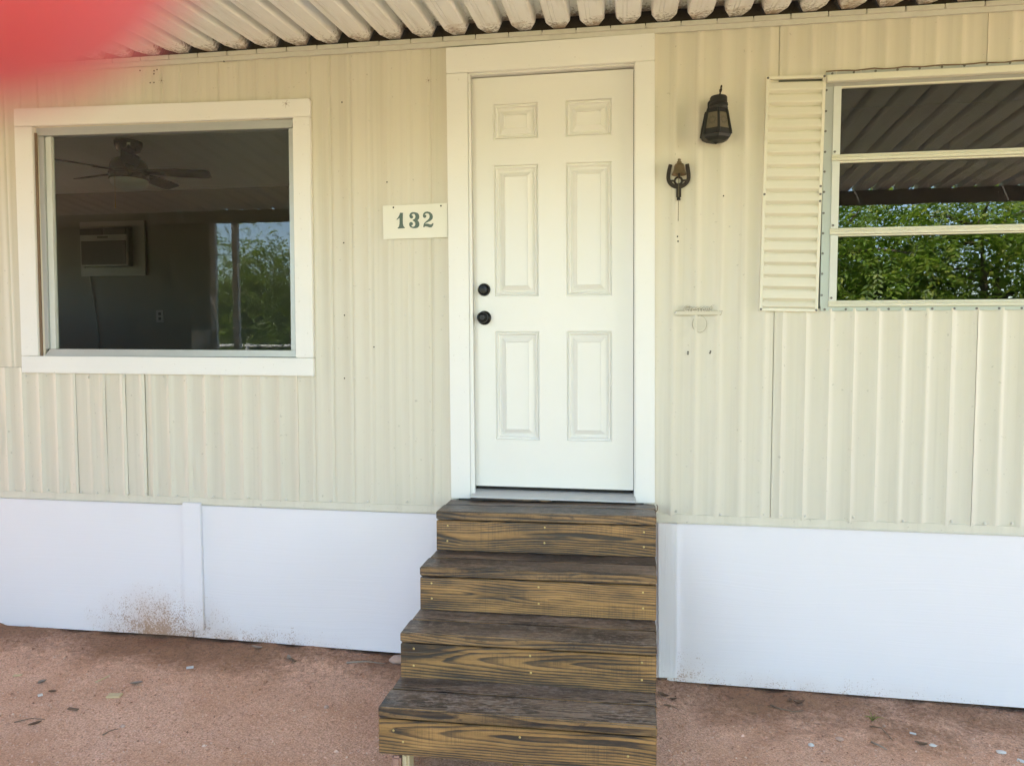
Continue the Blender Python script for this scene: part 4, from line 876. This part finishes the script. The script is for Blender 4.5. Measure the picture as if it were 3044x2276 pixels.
def tree(name, label, x, y, h, rx, rz, nleaf, mat, seed, zc=0.55, leaf=0.05, stems=1, group=None):
    rg = np.random.default_rng(seed); r_ = random.Random(seed); g0 = -1.62
    t = thing(name, label, 'tree' if h > 2.6 else 'shrub', (x, y, g0), group)
    mb = MB(); tips = []
    for s_ in range(stems):
        bx, by = x+r_.uniform(-.12, .12)*stems, y+r_.uniform(-.12, .12)*stems
        top = Vector((x+r_.uniform(-.3, .3)*rx, y+r_.uniform(-.3, .3)*rx, g0+h*0.72))
        p0 = Vector((bx, by, g0-.05)); pts = [p0.lerp(top, k/5)+Vector((r_.uniform(-.05, .05), r_.uniform(-.05, .05), 0))*(k > 0)*h*.25 for k in range(6)]
        r0 = 0.028*h/math.sqrt(stems); mb.tube(pts, [r0*(1-.75*k/5) for k in range(6)], 8)
        for k in range(16):
            f = r_.uniform(.22, 1); a = pts[min(4, int(f*5))].lerp(pts[min(5, int(f*5)+1)], f*5-int(f*5))
            an = r_.uniform(0, 6.283); el = r_.uniform(-.15, .9); ln = rx*r_.uniform(.5, 1.0)
            b_ = a+Vector((math.cos(an)*math.cos(el)*ln, math.sin(an)*math.cos(el)*ln, math.sin(el)*ln*.8)); m_ = a.lerp(b_, .5)+Vector((0, 0, .08*ln))
            mb.tube([a, m_, b_], [r0*.32, r0*.2, r0*.06], 5); tips += [m_, b_, a.lerp(b_, .75)]
    mb.build('trunk', M['bark'], t, smooth=True, fix=False)
    # crown: compound leaves scattered in clumps round the limbs
    nc = 70; ctr = np.zeros((nc, 3)); th = rg.uniform(0, 2*np.pi, nc); ph = np.arccos(rg.uniform(-1, 1, nc)); rr = rg.uniform(.35, 1, nc)**.5
    zc_ = g0+h-rz
    ctr[:, 0] = x+rx*rr*np.sin(ph)*np.cos(th); ctr[:, 1] = y+rx*rr*np.sin(ph)*np.sin(th); ctr[:, 2] = zc_+rz*rr*np.cos(ph)
    tp = np.array([list(p) for p in tips]); ctr = np.concatenate([ctr, tp])
    ci = rg.integers(0, len(ctr), nleaf); rad = 0.17*rx+0.06
    base = ctr[ci]+rg.normal(0, 1, (nleaf, 3))*rad*np.array([1, 1, .8])
    base[:, 2] = np.clip(base[:, 2], g0+.06, g0+h)
    K = 11; d = rg.normal(0, 1, (nleaf, 3)); d[:, 2] = d[:, 2]*.5-.25; d /= np.linalg.norm(d, axis=1, keepdims=True)
    up = np.array([0, 0, 1.])+rg.normal(0, .35, (nleaf, 3)); sd = np.cross(d, up); sd /= np.linalg.norm(sd, axis=1, keepdims=True); nn_ = np.cross(sd, d)
    L = leaf*rg.uniform(.75, 1.3, nleaf); V = np.zeros((nleaf, K, 4, 3)); 
    for k in range(K):
        s_ = 0 if k == K-1 else (1 if k % 2 else -1); u = (k//2+.6)/(K//2+.6)
        bp = base+d*(L*4.2*u)[:, None]-np.array([0, 0, 1])*(L*1.5*u*u)[:, None]
        di = (d*.55+sd*s_*.9) if s_ else d.copy(); di = di/np.linalg.norm(di, axis=1, keepdims=True); di[:, 2] -= .25
        wv = np.cross(di, nn_); wv /= np.linalg.norm(wv, axis=1, keepdims=True); ll = L*(1.25-.5*abs(u-.5))
        V[:, k, 0] = bp; V[:, k, 1] = bp+di*(ll*.45)[:, None]+wv*(ll*.2)[:, None]; V[:, k, 2] = bp+di*ll[:, None]; V[:, k, 3] = bp+di*(ll*.45)[:, None]-wv*(ll*.2)[:, None]
    me = bpy.data.meshes.new('crown'); nq = nleaf*K
    me.vertices.add(nq*4); me.vertices.foreach_set('co', V.reshape(-1)); me.loops.add(nq*4); me.loops.foreach_set('vertex_index', np.arange(nq*4, dtype=np.int32))
    me.polygons.add(nq); me.polygons.foreach_set('loop_start', np.arange(0, nq*4, 4, dtype=np.int32)); me.update(calc_edges=True); me.validate(); me.materials.append(M[mat])
    link('crown', me, t)
tree('leafy_shrub', 'tall leafy shrub with sky above, mirrored in the left window', -5.1, -6.6, 3.4, 1.0, 1.8, 3600, 'leafB', 11, leaf=.064, stems=4)
tree('leafy_shrub', 'olive shrub behind the tall one, mirrored between the awning posts', -6.85, -8.6, 3.75, 1.2, 1.85, 3000, 'leafB', 12, leaf=.042, stems=3)
tree('shade_tree', 'dark leafy tree mirrored at the left edge of the right window', 2.5, -6.5, 4.2, 1.35, 2.1, 3000, 'leafA', 21, leaf=.074, stems=2)
tree('shade_tree', 'bright yellow green tree mirrored in the right window', 4.7, -6.8, 4.4, 1.4, 2.15, 3000, 'leafA', 22, leaf=.080, stems=2)
tree('shade_tree', 'tree farther back between the two mirrored trees', 3.9, -9.4, 3.5, 1.5, 1.7, 2600, 'leafB', 23, leaf=.05, stems=2)
tree('shade_tree', 'tree standing at the far right end of the yard', 7.2, -8.0, 5.0, 1.6, 2.4, 2600, 'leafA', 24, leaf=.055)
tree('shade_tree', 'tree standing directly behind the photographer', -0.6, -10.5, 4.4, 1.7, 2.1, 2400, 'leafB', 25, leaf=.06)
tree('shade_tree', 'tree standing behind the screen wall', -9.0, -9.5, 4.6, 1.7, 2.2, 2200, 'leafA', 26, leaf=.06)

# ------------------------------------------------------------------ litter on the gravel
def gp(x, y, dz=0.0): return gz(x, y)+dz
def slab(name, x, y, l, wd, h, ang, mat, lab, cat, tiltx=0.0):
    z = gp(x, y, .002); mb = MB().box(-l/2, l/2, -wd/2, wd/2, 0, h)
    e = Euler((tiltx, 0.0, ang)).to_matrix(); mb.xform(lambda a, b, c: e @ Vector((a, b, c)) + Vector((x, y, z)))
    return tag(mb.build(name, M[mat], None, min(h, wd)*.12), lab, cat)
slab('wood_offcut', -2.205, -.64, .058, .034, .008, .18, 'palewood', 'pale flat wood offcut lying on the gravel left of the steps', 'wood offcut')
slab('wood_splinter', -2.371, -.503, .074, .008, .004, 1.35, 'palewood', 'thin pale splinter of wood above the flat offcut', 'wood splinter')
slab('wood_chip', -2.778, -.543, .036, .018, .004, .3, 'palewood', 'small pale wood chip at the far left of the gravel', 'wood chip')
slab('wood_chip', -2.525, -.693, .018, .016, .006, .9, 'white_stone', 'tiny whitish chip left of the flat offcut', 'wood chip')
slab('bark_chip', -2.299, -.771, .05, .014, .004, -.1, 'brown_leaf', 'flat brown bark chip below the flat offcut', 'bark chip')
slab('paper_scrap', 1.203, -.297, .024, .009, .003, -.4, 'paper', 'white paper scrap on the gravel right of the steps', 'paper scrap', .3)
slab('paper_scrap', 1.546, -.433, .024, .014, .003, -.7, 'paper', 'white paper scrap at the far right corner of the gravel', 'paper scrap', .4)
slab('paper_scrap', -2.056, -.31, .032, .016, .003, .5, 'paper', 'bluish white scrap below the dirty skirting batten', 'paper scrap', .3)
def pebble(x, y, r, mat, lab, sx=1.3, sz=.7, seed=1):
    bm = bmesh.new(); bmesh.ops.create_icosphere(bm, subdivisions=2, radius=r)
    for v in bm.verts:
        k = 1+.22*mnoise.noise(v.co*(1.6/r)+Vector((seed, 0, 0))); v.co = Vector((v.co.x*sx*k+x, v.co.y*k+y, v.co.z*sz*k+gp(x, y)+r*sz*.55))
    me = bpy.data.meshes.new('pebble'); bm.to_mesh(me); bm.free(); me.materials.append(M[mat])
    return tag(link('pebble', me), lab, 'stone')
pebble(.76, -.459, .010, 'white_stone', 'white pebble on the gravel right of the steps', 1.2, .7, 1)
pebble(1.248, -.378, .010, 'white_stone', 'white pebble left of the dark damp patch on the right', 1.4, .5, 2)
pebble(1.505, -.371, .012, 'white_stone', 'long white pebble near the right frame edge', 1.7, .5, 3)
pebble(-1.10, -.055, .030, 'stone', 'pink stone against the skirting left of the steps', 1.4, .7, 4)
pebble(-2.01, -.845, .008, 'stone', 'small pink pebble beside the dark twig', 1.2, .8, 5)
pebble(-1.26, -.55, .010, 'stone', 'pinkish pebble on bare gravel near the lowest step', 1.2, .7, 6)
pebble(.885, -.40, .012, 'stone', 'pale pink pebble above the white pebble', 1.3, .6, 7)
def twig(pts, r, mat, lab):
    p = [(x, y, gp(x, y, r*.8+dz)) for x, y, dz in pts]; return tag(MB().tube(p, [r*(1-.6*i/(len(p)-1)) for i in range(len(p))], 6).build('twig', M[mat], None, smooth=True), lab, 'twig')
twig([(-2.046, -.916, 0), (-2.034, -.89, .004), (-2.018, -.862, 0)], .003, 'twig', 'dark twig on the gravel below the flat offcut')
twig([(1.04, -.275, 0), (1.075, -.30, .006), (1.09, -.345, .004), (1.097, -.375, 0)], .003, 'twig', 'curved dark twig near the green sprig')
twig([(1.012, -.387, 0), (1.03, -.415, .004), (1.054, -.44, 0)], .0045, 'grey_leaf', 'thick pale twig right of the white pebble')
twig([(-1.33, -.142, 0), (-1.24, -.112, .004), (-1.15, -.10, 0)], .005, 'grey_leaf', 'long pale stick lying along the skirting left of steps')
twig([(.66, -.155, 0), (.69, -.19, .004), (.75, -.205, .006), (.80, -.17, 0)], .004, 'twig', 'brown twig bent below the right skirting')
twig([(-2.46, -.90, 0), (-2.41, -.87, .003), (-2.35, -.865, 0)], .003, 'twig', 'short brown twig at the lower left of the gravel')
twig([(.19, -.245, 0), (.225, -.26, .003), (.25, -.275, 0)], .003, 'twig', 'short twig beside the lower steps on the right')
def leaf(x, y, l, wd, ang, mat, lab, curl=.35):
    mb = MB(); n = 8; ca, sa = math.cos(ang), math.sin(ang)
    for i in range(n+1):
        u = -1+2*i/n; ww = wd*(1-u*u)**.7+.0006
        for v in (-1, 0, 1):
            lx_, ly_ = u*l/2, v*ww/2; zz = curl*l*.35*u*u + abs(v)*ww*.35
            X, Y = x+lx_*ca-ly_*sa, y+lx_*sa+ly_*ca
            mb.v.append((X, Y, gp(x, y, .004)+zz))
    mb.f = [(i*3+k, i*3+k+1, i*3+4+k, i*3+3+k) for i in range(n) for k in range(2)]
    b_ = len(mb.v); mb.v += [(a, c, d-.0009) for a, c, d in mb.v[:b_]]; mb.f += [tuple(b_+i for i in f[::-1]) for f in mb.f[:]]
    return tag(mb.build('dry_leaf', M[mat], None, smooth=True, fix=False), lab, 'leaf')
leaf(-2.187, -.521, .055, .02, .5, 'grey_leaf', 'curled grey leaf right of the thin splinter')
leaf(-2.619, -.578, .04, .024, 1.2, 'grey_leaf', 'pale dry leaf above the tiny whitish chip')
leaf(-2.36, -.905, .05, .018, .9, 'brown_leaf', 'brown leaf low on the left gravel')
leaf(-2.50, -.655, .036, .016, .2, 'brown_leaf', 'dark leaf between the whitish chip and flat offcut')
leaf(.79, -.12, .055, .026, .1, 'brown_leaf', 'dark curled leaf against the right skirting', .8)
leaf(.755, -.105, .03, .02, 1.0, 'brown_leaf', 'small dark leaf left of the curled one by the right skirting', .8)
leaf(.19, -.165, .06, .022, -.6, 'brown_leaf', 'dark pointed leaf beside the steps near the right batten', .6)
leaf(.235, -.18, .035, .014, .1, 'brown_leaf', 'small dark leaf tip beside the right batten', .6)
leaf(-1.62, -.16, .05, .02, -.9, 'grey_leaf', 'grey leaf in the gravel mound below the skirting', .8)
leaf(-1.585, -.18, .045, .016, -.5, 'twig', 'brown shrivelled leaf in the gravel mound', .8)
leaf(-1.83, -.085, .07, .018, -.2, 'grey_leaf', 'long grey leaf on the damp strip below the skirting', .4)
leaf(1.20, -.39, .05, .02, -.3, 'brown_leaf', 'dark leaf on the damp patch at right', .6)
sp = thing('green_sprig', 'tiny green sprig growing from the gravel at right', 'plant', (1.067, -.225, gp(1.067, -.225)))
for k in range(9):
    a = k*.7+.2; l = .022+.012*(k % 3); x0, y0, z0 = 1.067, -.225, gp(1.067, -.225)
    MB().tube([(x0, y0, z0), (x0+l*.4*math.cos(a), y0+l*.4*math.sin(a), z0+l*.5), (x0+l*math.cos(a), y0+l*math.sin(a), z0+l*.55)], [.0012, .0014, .0004], 4).build('blade', M['leafB'], sp)
bk = slab('brick_piece', -.797, -.985, .034, .06, .10, 0, 'brick', 'pink brick piece under the left end of the lowest step', 'brick')
pk = slab('wood_block', -.764, -.975, .026, .07, .112, 0, 'palewood', 'pale wood block propping the lowest step', 'wood block')

# ------------------------------------------------------------------ the photographer's finger at the edge of the lens
fwd = Vector((math.sin(R(-8.771))*math.cos(R(-3.136)), math.cos(R(-8.771))*math.cos(R(-3.136)), math.sin(R(-3.136)))); rt = Vector((math.cos(R(8.771)), math.sin(R(8.771)), 0)); up_ = rt.cross(fwd)
def cpt(a, b, c): return CAM + rt*a + up_*b + fwd*c
def hand():
    V = []; E = []; RR = []
    def add(p, r, par=None):
        V.append(cpt(*p)); RR.append(r); i = len(V)-1
        if par is not None: E.append((par, i))
        return i
    root = add((-.085, -.005, -.045), .021); wr = add((-.085, -.075, -.050), .025, root); f1 = add((-.10, -.16, -.085), .032, wr); add((-.13, -.27, -.15), .038, f1)
    def chain(ps, rs, par=root):
        for p, r in zip(ps, rs): par = add(p, r, par)
    chain([(-.088, .030, -.032), (-.080, .050, .000), (-.058, .046, .026), (-.034, .0296, .0305), (-.0135, .0186, .031), (.001, .0163, .031)], [.013, .0125, .0150, .0160, .0135])
    chain([(-.098, .026, -.045), (-.095, .055, -.035), (-.072, .062, -.012), (-.058, .050, .002)], [.012, .0105, .009, .0078])
    chain([(-.104, .014, -.056), (-.108, .044, -.060), (-.090, .058, -.040), (-.074, .048, -.030)], [.012, .010, .009, .0075])
    chain([(-.106, .000, -.064), (-.114, .024, -.074), (-.104, .038, -.064), (-.090, .034, -.054)], [.011, .009, .008, .0068])
    chain([(-.068, -.022, -.040), (-.050, -.012, -.038), (-.035, -.002, -.040)], [.014, .0105, .0088], wr)
    me = bpy.data.meshes.new('person_hand'); me.from_pydata(V, E, [])
    o = bpy.data.objects.new('hand_tmp', me); C.objects.link(o)
    sk = o.modifiers.new('skin', 'SKIN'); sk.use_smooth_shade = True
    for i, d in enumerate(me.skin_vertices[0].data): d.radius = (RR[i], RR[i]); d.use_root = (i == 0)
    sb = o.modifiers.new('sub', 'SUBSURF'); sb.levels = 2; sb.render_levels = 2
    bpy.context.view_layer.update()
    m2 = bpy.data.meshes.new_from_object(o.evaluated_get(bpy.context.evaluated_depsgraph_get())); m2.name = 'person_hand'
    bpy.data.objects.remove(o)
    m2.materials.clear(); m2.materials.append(M['skin']); m2.polygons.foreach_set('use_smooth', [True]*len(m2.polygons))
    h = link('person', m2); tag(h, 'blurred red fingertip of the photographer in the upper left corner', 'person')
hand()

# alike things belong together
for o in bpy.data.objects:
    if o.parent is None and 'label' in o:
        k = o.name.split('.')[0]
        g_ = {'dry_leaf': 'dry leaves on the gravel', 'pebble': 'pebbles on the gravel', 'twig': 'twigs on the gravel', 'paper_scrap': 'scraps on the gravel', 'wood_chip': 'chips on the gravel',
              'crane_fly': 'dead crane flies on the wall', 'shade_tree': 'trees behind the yard fence', 'leafy_shrub': 'shrubs behind the yard fence'}.get(k)
        if g_: o['group'] = g_
